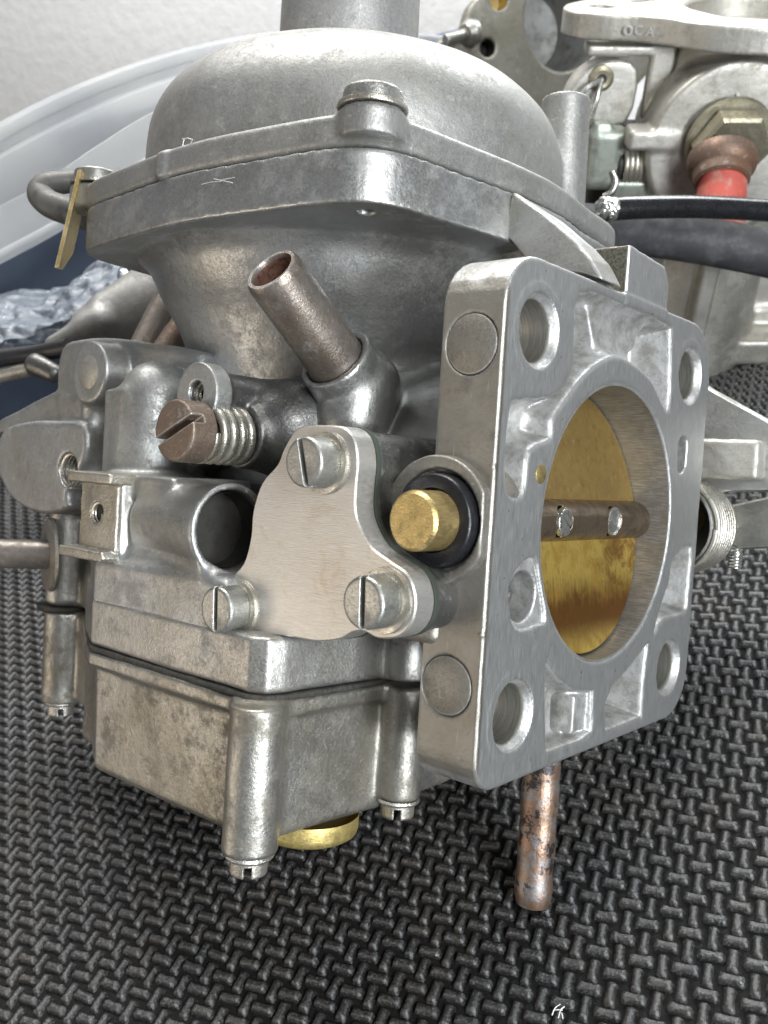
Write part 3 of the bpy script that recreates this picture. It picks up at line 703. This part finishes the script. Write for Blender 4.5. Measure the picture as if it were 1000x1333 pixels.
def lid():
    v = Vol((-122, -60, -28), (-14, 24, 0), .42)
    v.add(prism(BPo, 2, -27.1, -18.6, rnd=.9))
    v.add(cyl((-111.5, -31, -26.9), (-111.5, -31, -4.5), 4.3, 4.1, rnd=1.5), 1.); v.add(prism([(-111, -30), (-96, -33), (-82, -44), (-76, -46), (-76, -20), (-108, -18)], 2, -26.9, -7.5, rnd=1.5), 2.)
    v.add(cyl((-24.2, -21.8, -26.9), (-24.2, -21.8, -18.6), 4.1), 1.)
    v.wobble(.10, .2)
    v.mesh('bowl_lid', M_lidm, P)
lid()
def gask():
    out = off(BPo, .22); v = Vol((-125, -60, -29), (-14, 22, -26), .25)
    v.add(prism(out, 2, -28.0, -27.1, rnd=.2)); v.add(cyl((-112.5, -31, -28.05), (-112.5, -31, -27.05), 5.2, rnd=.2)); 
    v.add(prism([(-120, -33.5), (-112, -36), (-112, -26)], 2, -28.0, -27.1, rnd=.2), 1.)
    v.wobble(.05, .9)
    v.mesh('bowl_gasket', M_gask, P)
gask()
bs = slotted('bowl_screw', 2.85, 2.7, 1.1, 1.8, M_post, P, 0, .1, .4, .14)
bw = lathe('washer', [(0, -.5), (3.5, -.5), (3.65, -.1), (3.4, .3), (0, .3)], M_post, bs, (0, 0, 0), (0, 0, 1), 36)
for i, (x, y, z, ro) in enumerate(((-29.4, -49.0, -50.5, .78), (-23.9, -21.8, -47.3, .9), (-111.5, -31, -48.4, .54))):
    o = bs
    if i:
        o = bs.copy(); C.objects.link(o); o.parent = P; w_ = bw.copy(); C.objects.link(w_); w_.parent = o
    place(o, (x, y, z), (0, 0, -1), ro)
lathe('bowl_drain_plug', [(0, 3.6), (7.4, 3.6), (8.2, 3.1), (8.5, 2.2), (8.5, 0)], M_plug, P, (-34.0, -32.6, -49.2), (0, 0, -1), 56, 50)
def drain():
    z0, z1 = -36.6, -63.4
    path = [(-6.2, -6.7, z) for z in np.linspace(z0, z1, 22)]
    o = tube('drain_pipe', path, 3.1, M_pipe, P, 32, True, None, lambda t: 3.05 + .08 * math.sin(t * 23) + .05 * math.sin(t * 51) - (.35 if t > .985 else 0))
drain()

# ---- left side of the casting
def side_casting():
    v = Vol((-142, -56, -27.5), (-33, -8, 34), .42)
    v.add(prism([(-37.5, -12), (-37.5, -49.0), (-40, -49.4), (-72, -49.4), (-76.4, -46.6), (-80, -40), (-80, -12)], 2, -26.85, -11.0, rnd=2.0))
    v.add(cyl((-64, -42.0, -4.6), (-43.0, -43.9, -4.4), 6.0, 7.5, rnd=.5), 3.5)
    v.add(box((-60, -36, -8), (17, 8.5, 6), 2.), 4)
    v.add(box((-62, -36, -8), (20, 10, 6), 2.), 3)
    v.add(box((-71.8, -39, -4.2), (5.6, 9.6, 6.8), .5), 1.2)                        # clip block
    v.add(box((-65, -38, 1.2), (10, 8.5, 1.8), .6), 1.6)                             # ledge
    v.add(capsule((-73.8, -38.5, -2), (-73.6, -37.2, 17.2), 7.0, 6.4), 1.6); v.add(box((-76.6, -41.6, 9), (3.4, 2.6, 9), .8), 2.)         # upright pillar
    # upper plate
    v.add(prism(smooth_loop(tr(CF, [(78, 452), (100, 441), (150, 440), (238, 453), (262, 476), (266, 600), (150, 640), (100, 640), (80, 560), (72, 500)], 1, -33.), 3), 1, -33, -22, rnd=1.4), 2.)
    v.add(cyl((-94.0, -38.8, 22.0), (-94.0, -26, 22.0), 6.1, 6.3, rnd=.35), .7)
    v.add(capsule((-97.5, -34.5, 16), (-98, -34, 2), 3.0), 2.5)
    # wing with the threaded hole
    v.add(prism(smooth_loop(tr(CF, [(2, 560), (28, 549), (70, 548), (108, 552), (108, 600), (86, 640), (86, 663), (50, 669), (20, 655), (2, 630), (-8, 595)], 1, -38.5), 3), 1, -38.5, -29, rnd=1.2), 1.)
    v.add(prism(tr(CF, [(-40, 575), (0, 545), (72, 507), (100, 520), (105, 560), (20, 560)], 1, -33), 1, -33, -26, rnd=1.), 1.2)
    v.sub(cyl((-100.6, -42, 2.6), (-100.6, -26, 2.6), 3.3)); v.sub(cyl((-100.6, -39, 2.6), (-100.6, -38, 2.6), 3.9, 3.3))
    # idle screw boss and the passage above it
    v.sub(cyl((-48.5, -43.5, -4.5), (-40, -44.1, -4.3), 5.9, 6.6))
    v.wobble(.10, .22)
    o = v.mesh('side_casting', M_left, P)
    lathe('plugged_hole', [(0, .38), (3.0, .36), (3.3, .2), (3.4, -.5)], M_pale, o, (-94.0, -38.6, 22.0), (0, -1, 0), 28)
    lathe('passage_lining_shade', [(6.0, 0), (5.9, 4), (0, 4)], M_void, o, (-44.2, -43.9, -4.4), (-1, .06, -.02), 36)
    tube('screw_thread', helix((-100.6, -38.2, 2.6), (0, 1, 0), 3.2, 9, 8.), .34, M_spring, o, 6)
    tube('screw_thread', helix((-50.6, -45.2, 17.), (0, 1, 0), 1.75, 8, 6.5), .30, M_spring, o, 6)
    lathe('hole_bottom_shade', [(0, 0), (3.6, 0), (3.6, -.2)], M_void, o, (-100.6, -30, 2.6), (0, -1, 0), 20)
    lathe('hole_bottom_shade', [(0, 0), (1.9, 0), (1.9, -.2)], M_void, o, (-50.6, -39, 17), (0, -1, 0), 20)
side_casting()
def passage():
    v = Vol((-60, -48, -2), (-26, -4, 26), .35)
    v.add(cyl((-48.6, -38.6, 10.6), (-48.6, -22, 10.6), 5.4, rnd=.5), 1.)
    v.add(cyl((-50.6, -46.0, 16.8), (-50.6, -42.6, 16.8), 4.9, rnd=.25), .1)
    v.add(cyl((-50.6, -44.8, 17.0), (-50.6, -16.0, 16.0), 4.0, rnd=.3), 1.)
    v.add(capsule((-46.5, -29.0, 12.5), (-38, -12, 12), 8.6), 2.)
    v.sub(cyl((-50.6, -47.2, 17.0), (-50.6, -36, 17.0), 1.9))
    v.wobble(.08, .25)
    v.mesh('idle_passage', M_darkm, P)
    v = Vol((-57, -47, 10), (-44, -42, 23), .25); v.add(cyl((-50.6, -46.3, 16.8), (-50.6, -42.9, 16.8), 5.05, rnd=.25)); v.sub(cyl((-50.6, -48, 17.0), (-50.6, -36, 17.0), 1.9)); v.wobble(.04, .7); v.mesh('passage_ring', M_left, P)
passage()
def clip():
    v = Vol((-84, -53, -14), (-63, -40, 5), .22)
    v.add(prism([(-77.4, -10.2), (-66.2, -10.2), (-66.2, 2.4), (-77.2, 2.4)], 1, -49.5, -48.55, rnd=.1))
    v.add(prism([(-78.6, 1.2), (-65.8, 1.2), (-65.4, 2.8), (-66, 3.1), (-78.6, 3.1)], 1, -51.6, -43, rnd=.45), .3)
    v.add(prism([(-80.2, -12.0), (-66.8, -12.0), (-66.2, -11.2), (-66.8, -10.2), (-80.2, -10.2)], 1, -51.8, -43, rnd=.4), .3)
    v.sub(cyl((-72.0, -52, -4.0), (-72.0, -46, -4.0), 2.05))
    v.wobble(.05, .7)
    o = v.mesh('spring_clip', M_post, P)
    tube('screw_thread', helix((-72.0, -49.5, -4.0), (0, 1, 0), 1.85, 6, 4.), .28, M_spring, o, 6)
    lathe('hole_bottom_shade', [(0, 0), (2, 0), (2, -.2)], M_void, o, (-72.0, -48.6, -4.0), (0, -1, 0), 20)
clip()
iscr = slotted('idle_screw', 4.9, 4.6, 1.25, 2.3, M_rust, P, 0, .1, .45, .14); place(iscr, (-48.6, -47.2, 10.6), (0, -1, 0), 2.05 + math.pi / 2 - .05)
tube('idle_spring', helix((-48.6, -46.9, 10.6), (0, 1, 0), 4.2, 4.4, 8.0), .78, M_spring, P, 10)
tube('idle_screw_shank', [(-48.6, y, 10.6) for y in (-47.5, -44, -40)], 2.2, M_rust, P, 16)
def choke_rod():
    a = CF.dep(78, 722, 196); b = CF.dep(-40, 720, 196)
    path = [a + (b - a) * t for t in np.linspace(0, 1, 12)]
    tube('choke_rod', path, 3.15, M_tube, P, 24)
    d = b - a
    lathe('rod_washer', [(0, 0), (7.6, 0), (8, .5), (7.6, 1.0), (0, 1.0)], M_post, P, CF.dep(68, 722, 196), d + np.array([0, -35, 0]), 36)
choke_rod()
def hook_lug():
    pts = [CF.dep(*p) for p in ((130, 232, 205), (95, 236, 205), (62, 240, 203), (52, 252, 202), (66, 266, 200), (95, 276, 200), (120, 282, 198))]
    tube('hooked_lug', curve_pts(pts, 6), 3.6, plain('dull_dark_lug_metal', (.12, .118, .11), .1, .5, .2, .3, .2), P, 20, True, None, lambda t: 2.3 + 1.0 * t)
hook_lug()

# ---- linkage behind the flange on the right
def linkage():
    o = tube('torsion_spring', helix((-6.6, 38.6, -1.2), (0, 1, 0), 9.3, 8.5, 10.4, 36), .58, M_spring, P, 9)
    lathe('spring_bush', [(8.2, 0), (8.7, 0), (8.7, 11), (8.0, 12.4), (6, 13.5), (0, 13.5)], M_screw, P, (-6.6, 38.3, -1.2), (0, 1, 0), 40)
    lathe('shaft_tail', [(0, 12), (3.4, 12), (3.5, 0)], M_brass, P, (-6.6, 36, 0), (0, 1, 0), 24)
    nut = [(6.6, 0), (6.6, 6.2), (5.8, 6.8), (0, 6.8)]
    lathe('shaft_nut', nut, M_post, P, (-6.6, 53.6, -1.2), (0, 1, 0), 6, 20)
    lathe('nut_washer', [(0, 0), (7.2, 0), (7.2, 1.3), (0, 1.3)], M_screw, P, (-6.6, 52.2, -1.2), (0, 1, 0), 32)
    q = tr(CF, [(900, 488), (926, 506), (1010, 552), (1030, 565), (1030, 640), (900, 640)], 1, 47.)
    plate('stop_bracket', q, 1, 47, 50, M_body, P, .5)
    v = Vol((-12, 40, 4), (12, 56, 22), .3)
    a = CF.at(955, 598, 1, 44.)
    v.add(box((a[0] - 1.2, 46.5, a[2]), (6.4, 4.2, 3.9), 1.0)); v.wobble(.1, .9)
    v.mesh('square_block', M_pale, P)
    q = tr(CF, [(938, 660), (1030, 640), (1030, 712), (962, 716), (938, 700)], 1, 60.)
    plate('throttle_lever', q, 1, 60, 62.5, M_screw, P, .5)
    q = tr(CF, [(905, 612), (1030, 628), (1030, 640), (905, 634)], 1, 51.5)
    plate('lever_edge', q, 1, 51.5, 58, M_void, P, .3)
    p = CF.at(958, 715, 1, 58.)
    o = lathe('stop_screw', [(0, 0), (1.25, 0), (1.25, 4.0), (0, 4.0)], M_steel, P, p, (0, 0, -1), 16)
    tube('screw_thread', helix((0, 0, 0), (0, 0, -1), 1.3, 6, 4., 14), .25, M_steel, o, 6)
linkage()

# ================================================================ spare carburettor at the back right
def bframe(t, px, py, d, yaw=0.):
    c, s = math.cos(math.radians(t)), math.sin(math.radians(t))
    R = np.array([[1, 0, 0], [0, -s, -c], [0, c, -s]], float)
    a = math.radians(yaw); R = R @ np.array([[math.cos(a), -math.sin(a), 0], [math.sin(a), math.cos(a), 0], [0, 0, 1]])
    return Frame(R, np.array([(px - 500) / F * d, (py - 666.5) / F * d, d]))
BF = bframe(38, 900, 460, 355)
def spare():
    global P
    R_ = root('carburettor', 'paler spare carburettor at the back right with a red hose end', 'carburettor', frame_matrix(BF))
    old = P; P = R_
    MB = M_pale; cx = -8.
    v = Vol((-68, -36, 110), (34, 36, 122), .5)
    out = smooth_loop([(-64, 0), (-62, -9), (-54, -13.5), (-44, -15.5), (-37, -20), (-26, -29), (-12, -34), (4, -33.5), (18, -27), (26, -12), (26, 10), (14, 26), (-8, 32), (-28, 26), (-42, 14), (-56, 11)], 4)
    v.add(prism(out, 2, 112.2, 119.5, rnd=.5)); v.sub(cyl((cx + 4, 0, 100), (cx + 4, 0, 130), 21.5)); v.sub(cyl((cx + 4, 0, 118), (cx + 4, 0, 121), 21.5, 24))
    v.sub(cyl((-52, 0, 100), (-52, 0, 130), 4.2)); v.sub(capsule((-40, 8, 119), (-34, 12, 119), 2.0)); v.wobble(.1, .2)
    v.mesh('top_flange', MB, P)
    v = Vol((-50, -36, -2), (40, 30, 116), .7)
    v.add(cyl((cx + 4, 0, 50), (cx + 4, 0, 113), 27), 1)
    v.add(cyl((-13, -30, 85), (-11, 0, 85), 25.5, rnd=1.5), 2)
    q_ = BF.at(856, 178, 1, -24); v.add(box(q_, (9.5, 5, 3.0), 1.0), 1)
    q_ = BF.at(868, 225, 1, -20); v.add(box(q_, (6.5, 5, 9.0), 1), 1); v.add(cyl((cx + 4, 0, 0), (cx + 4, 0, 60), 22), 2)
    v.add(cyl((-30, -3, 12), (-30, -3, 66), 14, 13), 2)
    v.add(box((10, 6, 34), (26, 10, 30), 2), 2)
    v.add(box((-9, -22, 32), (3.0, 4, 24), 1), .6)
    v.add(box((22, -6, 9.5), (44, 12, 4.8), 1.2), 1.5)
    v.sub(box((14, -7, 34), (18, 5, 14), 3, 0), 1)
    v.wobble(.2, .15)
    v.mesh('body', MB, P)
    strokes_ = []
    # raised maker's letters on the edge of the flange
    for ch, px in (('O', 815), ('C', 829), ('A', 845)):
        cu = bpy.data.curves.new('raised_letter', 'FONT'); cu.body = ch; cu.size = 3.6; cu.extrude = .25; cu.resolution_u = 3
        ob = bpy.data.objects.new('tmp', cu); C.objects.link(ob); dg = bpy.context.evaluated_depsgraph_get()
        me = bpy.data.meshes.new_from_object(ob.evaluated_get(dg)); bpy.data.objects.remove(ob)
        me.materials.clear(); me.materials.append(M_mark)
        o = bpy.data.objects.new('raised_letter', me); C.objects.link(o); o.parent = P
        ya = -15.6 if px < 835 else -17.5
        a = BF.at(px, 50, 1, ya); o.location = Vector((a[0] - 1.2, ya - .15, 114.4)); o.rotation_euler = (math.pi / 2, 0, -.32)
    a = BF.at(955, 150, 1, -30.4); o = mesh_obj('raised_mark', [(a[0] - .5, -30.6, a[2]), (a[0] + .5, -30.6, a[2]), (a[0] + .5, -30.6, a[2] + 6), (a[0] - .5, -30.6, a[2] + 6), (a[0] - .5, -29.8, a[2]), (a[0] + .5, -29.8, a[2]), (a[0] + .5, -29.8, a[2] + 6), (a[0] - .5, -29.8, a[2] + 6)], [(0, 1, 2, 3), (7, 6, 5, 4), (0, 4, 5, 1), (1, 5, 6, 2), (2, 6, 7, 3), (3, 7, 4, 0)], M_mark, P, False)
    # valve: plated washer, hexagon, brown collar, red hose stub
    c0 = BF.at(948, 182, 1, -31.); d = np.array([-.12, -.8, -.62])
    My = cast('yellow_chromated_steel', (.44, .41, .30), (.30, .27, .20), (.12, .10, .07), rough=.4, grime=.9, wear=False); Mr = plain('red_rubber', (.50, .095, .07), 0, .6, .3, .25, .3, col2=(.50, .24, .19))
    lathe('plated_washer', [(0, 0), (12.6, 0), (13, .8), (12.4, 1.6), (0, 1.6)], My, P, c0, (0, -1, -.1), 40)
    lathe('hexagon_nut', [(11.6, 0), (11.6, 4.4), (10.6, 5.2), (0, 5.2)], My, P, c0 + (0, -1.4, -.4), (0, -1, -.25), 6, 20)
    lathe('brown_collar', [(8.6, 0), (9.8, 1), (10.2, 3), (9.6, 5.4), (8.4, 6.5), (8.0, 9.5), (7.0, 10), (6.8, 8)], cast('rust_stained_brass', (.17, .12, .095), (.24, .12, .06), (.06, .05, .04), metal=.5, rough=.5, grime=.9, wear=False), P, c0 + (-3, -6, -2.2), d, 36)
    lathe('red_hose_stub', [(0, 24), (6.2, 24), (7.2, 23.5), (7.0, 4)], Mr, P, c0 + (-3, -8, -3.), (-.06, -.62, -.78), 36)
    # throttle spring, lever and pin lug on its left
    s0 = BF.at(806, 213, 1, -18.)
    tube('return_spring', helix(s0, (1, 0, 0), 6.4, 7, 11, 24), .8, M_spring, P, 8)
    lathe('spring_gap_shade', [(5.4, 0), (5.4, 14)], M_void, P, s0 - (1, 0, 0), (1, 0, 0), 24)
    Mg = plain('grey_green_plated_metal', (.34, .37, .32), .5, .42, .15, .3)
    v = Vol((-64, -30, 40), (-30, -8, 92), .6)
    g = lambda a, b, y=-18: BF.at(a, b, 1, y)
    v.add(box(g(788, 205), (6.4, 4, 9.5), 3), 1); v.add(box(g(783, 172), (2.8, 2.6, 3.4), .8), 1); v.add(cyl(g(776, 232) + (-3, 0, 0), g(800, 232), 3.4, rnd=.5), 1)
    v.add(box(g(818, 246, -20), (6, 4, 3.6), 1), .8); v.mesh('lever_hub', Mg, P)
    hk = curve_pts([g(797, 222, -22), g(802, 236, -23), g(796, 250, -24), g(786, 256, -24)], 6); tube('spring_hook', hk, 1.1, M_steel, P, 10)
    v = Vol((-66, -22, 80), (-24, 10, 116), .6)
    v.add(prism(smooth_loop([(-62, 96), (-61, 90), (-56, 86.5), (-42, 88), (-41, 104), (-50, 106.5), (-58, 103)], 3), 1, -12, -3, rnd=1.2)); v.add(box((-47, -7, 109), (10, 4, 1.6), .5), .6)
    v.add(box((-33.5, -9, 100), (3.8, 2, 11), 1), .6); v.add(capsule((-32.5, -9, 92), (-32, -9, 84), 4.3, 2.8), .6)
    v.mesh('pin_lug', MB, P)
    c1 = BF.at(783, 102, 1, -12.3); lathe('pin_bush', [(1.4, 1.0), (2.6, 1.2), (3.8, .5), (3.9, -.5)], My, P, c1, (0, -1, 0), 24)
    lathe('pin_hole_shade', [(0, 1.02), (1.6, 1.02)], M_void, P, c1, (0, -1, 0), 16)
    tube('link_wire', curve_pts([c1 + (0, -1, 0), BF.at(777, 128, 1, -16.), BF.at(769, 156, 1, -16.)], 4), .9, M_steel, P, 8)
    tube('link_wire', curve_pts([c1 + (0, -1, 0), BF.at(768, 112, 1, -16.), BF.at(757, 124, 1, -16.)], 4), .7, M_body, P, 8)
    v = Vol((-60, -14, 36), (-24, 8, 90), .7); v.add(box((-40, -2, 64), (10, 5, 22), 2)); v.mesh('gap_shade_block', M_void, P)  # near-black block standing in for the shaded gaps beside the body
    P = old
spare()

# ================================================================ third casting, top centre, only its drilled face in view
TF = bframe(20, 700, 120, 430, 18)
def third():
    global P
    R_ = root('carburettor', 'yellowish drilled casting behind the dome, with a large dark bore and a stud', 'carburettor', frame_matrix(TF)); old = P; P = R_
    M = cast('yellowed_cast_metal', (.30, .295, .26), (.24, .22, .16), rough=.5, grime=.6, wear=False)
    q = tr(TF, [(566, 62), (600, 40), (612, 8), (640, -14), (690, -30), (800, -40), (860, 60), (800, 150), (770, 235), (660, 215), (600, 120)], 1, 0.)
    v = Vol((-75, -4, -55), (80, 12, 95), .8)
    v.add(prism(smooth_loop(q, 3), 1, 0, 7, rnd=.8))
    c = TF.at(737, 28, 1, 0.); v.sub(cyl(c + (0, -8, 0), c + (0, 20, 0), 21)); h = TF.at(635, 62, 1, 0.); v.sub(cyl(h + (0, -8, 0), h + (0, 20, 0), 3.6)); h2 = TF.at(650, 0, 1, 0.); v.sub(cyl(h2 + (0, -8, 0), h2 + (0, 20, 0), 4.2))
    v.wobble(.2, .2); v.mesh('drilled_face', M, P)
    lathe('bore_wall', [(22.8, 0), (21, 0), (20.6, 30), (18, 42), (0, 42)], M_body, P, c + (0, .4, 0), (0, 1, 0), 48)
    lathe('hole_wall', [(4.6, 0), (3.6, 0), (3.6, 9), (0, 9)], M_void, P, h + (0, .5, 0), (0, 1, 0), 20)
    lathe('hole_wall', [(5.2, 0), (4.2, 0), (4.2, 9), (0, 9)], M_zincp, P, h2 + (0, .5, 0), (0, 1, 0), 20)
    a = TF.at(607, 34, 1, -2.); b = TF.at(566, 46, 1, -8.); d = b - a
    lathe('stud', [(0, 0), (5.2, 0), (5.6, 3), (4.2, 5.5), (2.4, 6), (2.5, 17), (2.2, 17.5), (0, 17.5)], M_screw, P, a + (4, 0, -2), d, 20)
    P = old
third()

# ================================================================ hoses crossing in front of the spare
def hoses():
    D = WF.dep
    def pts(L): return curve_pts([D(*p) for p in L], 8)
    Mg = plain('gloss_black_cable', (.014, .014, .016), 0, .22, .2, .3, .05, .6); Md = plain('dusty_black_hose', (.040, .040, .043), 0, .62, .3, .15, .3, .4, col2=(.085, .085, .09))
    r = root('control_cable', 'thin shiny black cable running right from a steel ferrule, above the thick hose', 'cable')
    tube('cable_sheath', pts([(786, 273, 236), (830, 270, 238), (900, 269, 242), (970, 272, 246), (1060, 278, 250)]), 2.95, Mg, r, 20)
    v = Vol(D(786, 272, 235) - 8, D(786, 272, 235) + 8, .3); p = D(780, 270, 235); q = D(799, 273, 236.5)
    v.add(cyl(p, q, 2.6, 3.2, rnd=.5)); v.wobble(.25, 2.4); v.mesh('ferrule', M_steel, r)
    o = tube('rubber_hose', pts([(700, 292, 262), (790, 298, 262), (860, 305, 262), (930, 316, 262), (1000, 330, 262), (1080, 350, 262)]), 6.6, Md, None, 28)
    tag(o, 'thick dusty black rubber hose under the shiny cable', 'hose')
hoses()

def debris():
    M = plain('white_lint', (.75, .75, .73), 0, .8, .05, 1.)
    for i, (px, py, lab) in enumerate(((728, 1318, 'tiny white scrap of lint on the mat at the bottom edge'), (710, 1352, None))):
        if not lab: continue
        r = root('lint_scrap', lab, 'lint')
        for a, b, c_ in (((-.9, -.7), (-.6, .2), (-.1, 1.2)), ((-.9, .1), (-.2, .05), (.4, .4)), ((.1, -.9), (.25, .1), (.55, 1.)), ((.2, 0), (.55, -.35), (.8, -.9))):
            k = WF.dep(px, py, 128); d0 = WF.cam; k = d0 + (k - d0) * (d0[2] - .25) / (d0[2] - k[2])
            tube('fibre', curve_pts([k + (a[0], a[1], 0), k + (b[0], b[1], .45), k + (c_[0], c_[1], .1)], 5), .085, M, r, 6)
debris()

# ================================================================ things at the back left
def left_stuff():
    D = WF.dep
    # translucent storage tub: a lathe-like wall swept along its rim
    t = NT('frosted_clear_plastic'); nz = t.noise(.03, 3, .5)
    t.b.inputs['Transmission Weight'].default_value = .6; t.b.inputs['IOR'].default_value = 1.12
    Mt = t.done(t.mix(t.ramp(nz, .4, .7), (.72, .73, .73), (.62, .64, .66)), 0, .38)
    rim = curve_pts([D(-130, 300, 330), (D(0, 214, 352)), D(120, 152, 376), D(240, 108, 402), D(360, 82, 428), D(480, 74, 452), D(600, 85, 470)], 8)
    T = np.gradient(rim, axis=0); N = np.c_[T[:, 1], -T[:, 0], 0 * T[:, 0]]; N /= np.linalg.norm(N, axis=1)[:, None]     # towards the camera
    prof = [(-2, 12.5), (1.5, 13), (4.5, 11.5), (5.2, 9), (4.6, 7.4), (2.6, 7), (2.4, 4), (6.2, 2.5), (7, 0), (6.8, -12), (6.2, -14), (2.0, -15), (1.6, -17), (.6, -22), (-1.2, -22), (0, -17), (0, -3), (-1, 4), (-2, 10)]
    V = []; Q = []; n = len(prof)
    for p, q in zip(rim, N):
        for a, b in prof: V.append(p + q * a + np.array([0, 0, b]))
    for i in range(len(rim) - 1):
        for j in range(n): Q.append((i * n + j, i * n + (j + 1) % n, (i + 1) * n + (j + 1) % n, (i + 1) * n + j))
    r = root('storage_tub', 'translucent plastic storage tub with a stepped rim behind the left of the carburettor', 'tub')
    sharp(mesh_obj('tub_wall', V, Q, Mt, r), 45)
    # its lower step, a bright lip lower down
    lip = curve_pts([D(-120, 395, 300), D(0, 334, 312), D(80, 290, 322), D(150, 240, 334), D(230, 190, 350), D(330, 150, 372)], 8)
    V = []; Q = []; pr_ = [(-1.4, -2), (1.4, -2), (2, 0), (1.2, 1.6), (.4, 2), (-1.5, 14), (-2.6, 14), (-1.4, 1)]; n = len(pr_)
    T = np.gradient(lip, axis=0); N = np.c_[T[:, 1], -T[:, 0], 0 * T[:, 0]]; N /= np.linalg.norm(N, axis=1)[:, None]
    for p, q in zip(lip, N):
        for a, b in pr_: V.append(p + q * a + np.array([0, 0, b]))
    for i in range(len(lip) - 1):
        for j in range(n): Q.append((i * n + j, i * n + (j + 1) % n, (i + 1) * n + (j + 1) % n, (i + 1) * n + j))
    sharp(mesh_obj('tub_lip', V, Q, Mt, r), 45)
    # slate blue box behind it
    Mb = plain('slate_blue_plastic', (.06, .085, .135), 0, .45, .12, .03, .05)
    B0, B1 = D(-120, 300, 385), D(420, 190, 460); a = math.atan2(*(B1 - B0)[1::-1]); c = (B0 + B1) / 2
    v = Vol((c[0] - 260, c[1] - 170, -6), (c[0] + 260, c[1] + 190, 140), 2.)
    v.add(box((c[0] - 20 * math.sin(-a), c[1] + 20, 62), (220, 12, 70), 3, math.degrees(a))); o = v.mesh('storage_box', Mb, None)
    tag(o, 'slate blue plastic box seen through the tub at the far left', 'box')
    # crumpled clear bag
    t = NT('crumpled_clear_plastic'); t.b.inputs['Transmission Weight'].default_value = .35
    nz = t.noise(.22, 4, .7, dist=.6); sp_ = t.ramp(t.noise(.5, 4, .7, dist=.8), .60, .68); Mc = t.done(t.mix(sp_, t.mix(t.ramp(nz, .4, .6), (.26, .295, .34), (.15, .18, .23)), (.85, .87, .88)), 0, .3, t.bump(nz, .5, 1.2))  # white specks paint the glints of the plastic into its colour
    nx, ny = 64, 40; V = []; Q = []
    A = D(-60, 470, 290); Bx = D(150, 392, 300) - A; up = np.array([0, 0, 17.]); dp = np.array([-20., 40, 0])
    nz = rng.normal(0, 1, (nx, ny))
    for _ in range(5): nz = (nz + np.roll(nz, 1, 0) + np.roll(nz, 1, 1) + np.roll(nz, -1, 0)) / 3.1
    for i in range(nx):
        for j in range(ny):
            u, w_ = i / (nx - 1), j / (ny - 1)
            V.append(A + Bx * u + up * (math.sin(w_ * 2.2) * .62) * (.75 + .25 * math.sin(u * 9)) + dp * w_ + np.array([0, -1, .6]) * nz[i, j] * 1.0)
    Q = [(i * ny + j, (i + 1) * ny + j, (i + 1) * ny + j + 1, i * ny + j + 1) for i in range(nx - 1) for j in range(ny - 1)]
    # closed underneath so that it is a bag, not a sheet
    k = len(V); V += [np.array(p) - (0, -3, 3) for p in V]; Q += [(d + k, c_ + k, b + k, a_ + k) for a_, b, c_, d in Q[:]]
    o = mesh_obj('plastic_bag', V, Q, Mc, None); tag(o, 'crumpled clear plastic bag glittering at the far left', 'bag')
    # grey casting lying behind
    p = D
    v = Vol(np.minimum(p(60, 455, 262), p(230, 330, 262)) - 26, np.maximum(p(60, 455, 262), p(230, 330, 262)) + 30, .8)
    v.add(capsule(p(232, 392, 268), p(120, 425, 262), 13.5, 5.5)); v.add(capsule(p(210, 372, 268), p(140, 402, 262), 8, 5), 3); v.add(capsule(p(130, 418, 258), p(66, 446, 256), 3.4, 1.8), 3); v.wobble(.4, .12)
    o = v.mesh('spare_casting', M_dome, None); tag(o, 'long tapered grey casting lying behind the carburettor on the left', 'casting')
    M = M_tube
    o = tube('steel_tube', [p(226, 372, 245), p(205, 410, 243), p(184, 452, 240)], 3.2, M, None, 16); tag(o, 'dull brown steel tube just behind the neck of the carburettor', 'tube')
    o = tube('steel_tube', [p(246, 415, 236), p(228, 438, 235), p(212, 462, 234)], 3.4, M_rust, None, 16); tag(o, 'short reddish brown tube below the dull brown one', 'tube')
    Mk = plain('black_cable_sheath', (.02, .02, .022), 0, .4)
    o = tube('cable', curve_pts([p(-60, 478, 238), p(0, 466, 238), p(50, 460, 236), p(90, 452, 232)], 8), 2.3, Mk, None, 14); tag(o, 'black cable lying flat at the left edge above a steel rod', 'cable')
    o = tube('steel_rod', [p(-50, 502, 240), p(0, 489, 238), p(50, 478, 236)], 1.9, M_spring, None, 14); tag(o, 'thin pale steel rod under the black cable at the left edge', 'rod')
    v = Vol(p(56, 475, 234) - 12, p(56, 475, 234) + 12, .5); v.add(capsule(p(48, 474, 234), p(70, 486, 232), 3.0, 2.6)); v.wobble(.2, .4)
    o = v.mesh('rod_end', M_darkm, None); tag(o, 'worn metal rod end beside the bracket at the left', 'fitting')
    # dark tray under that junk
    o = mesh_obj('dark_tray', [], [], Mk) if False else None
left_stuff()
# ================================================================ millimetres -> metres
done_ = set()
for o in bpy.data.objects:
    if o.type in ('LIGHT', 'CAMERA'): continue
    if o.type == 'MESH' and o.data.name not in done_:
        done_.add(o.data.name); o.data.transform(Matrix.Scale(S, 4))
    o.location = o.location * S
print('built in %.1f s' % (time.time() - T0), 'tris', sum(len(m.polygons) * 2 for m in bpy.data.meshes))
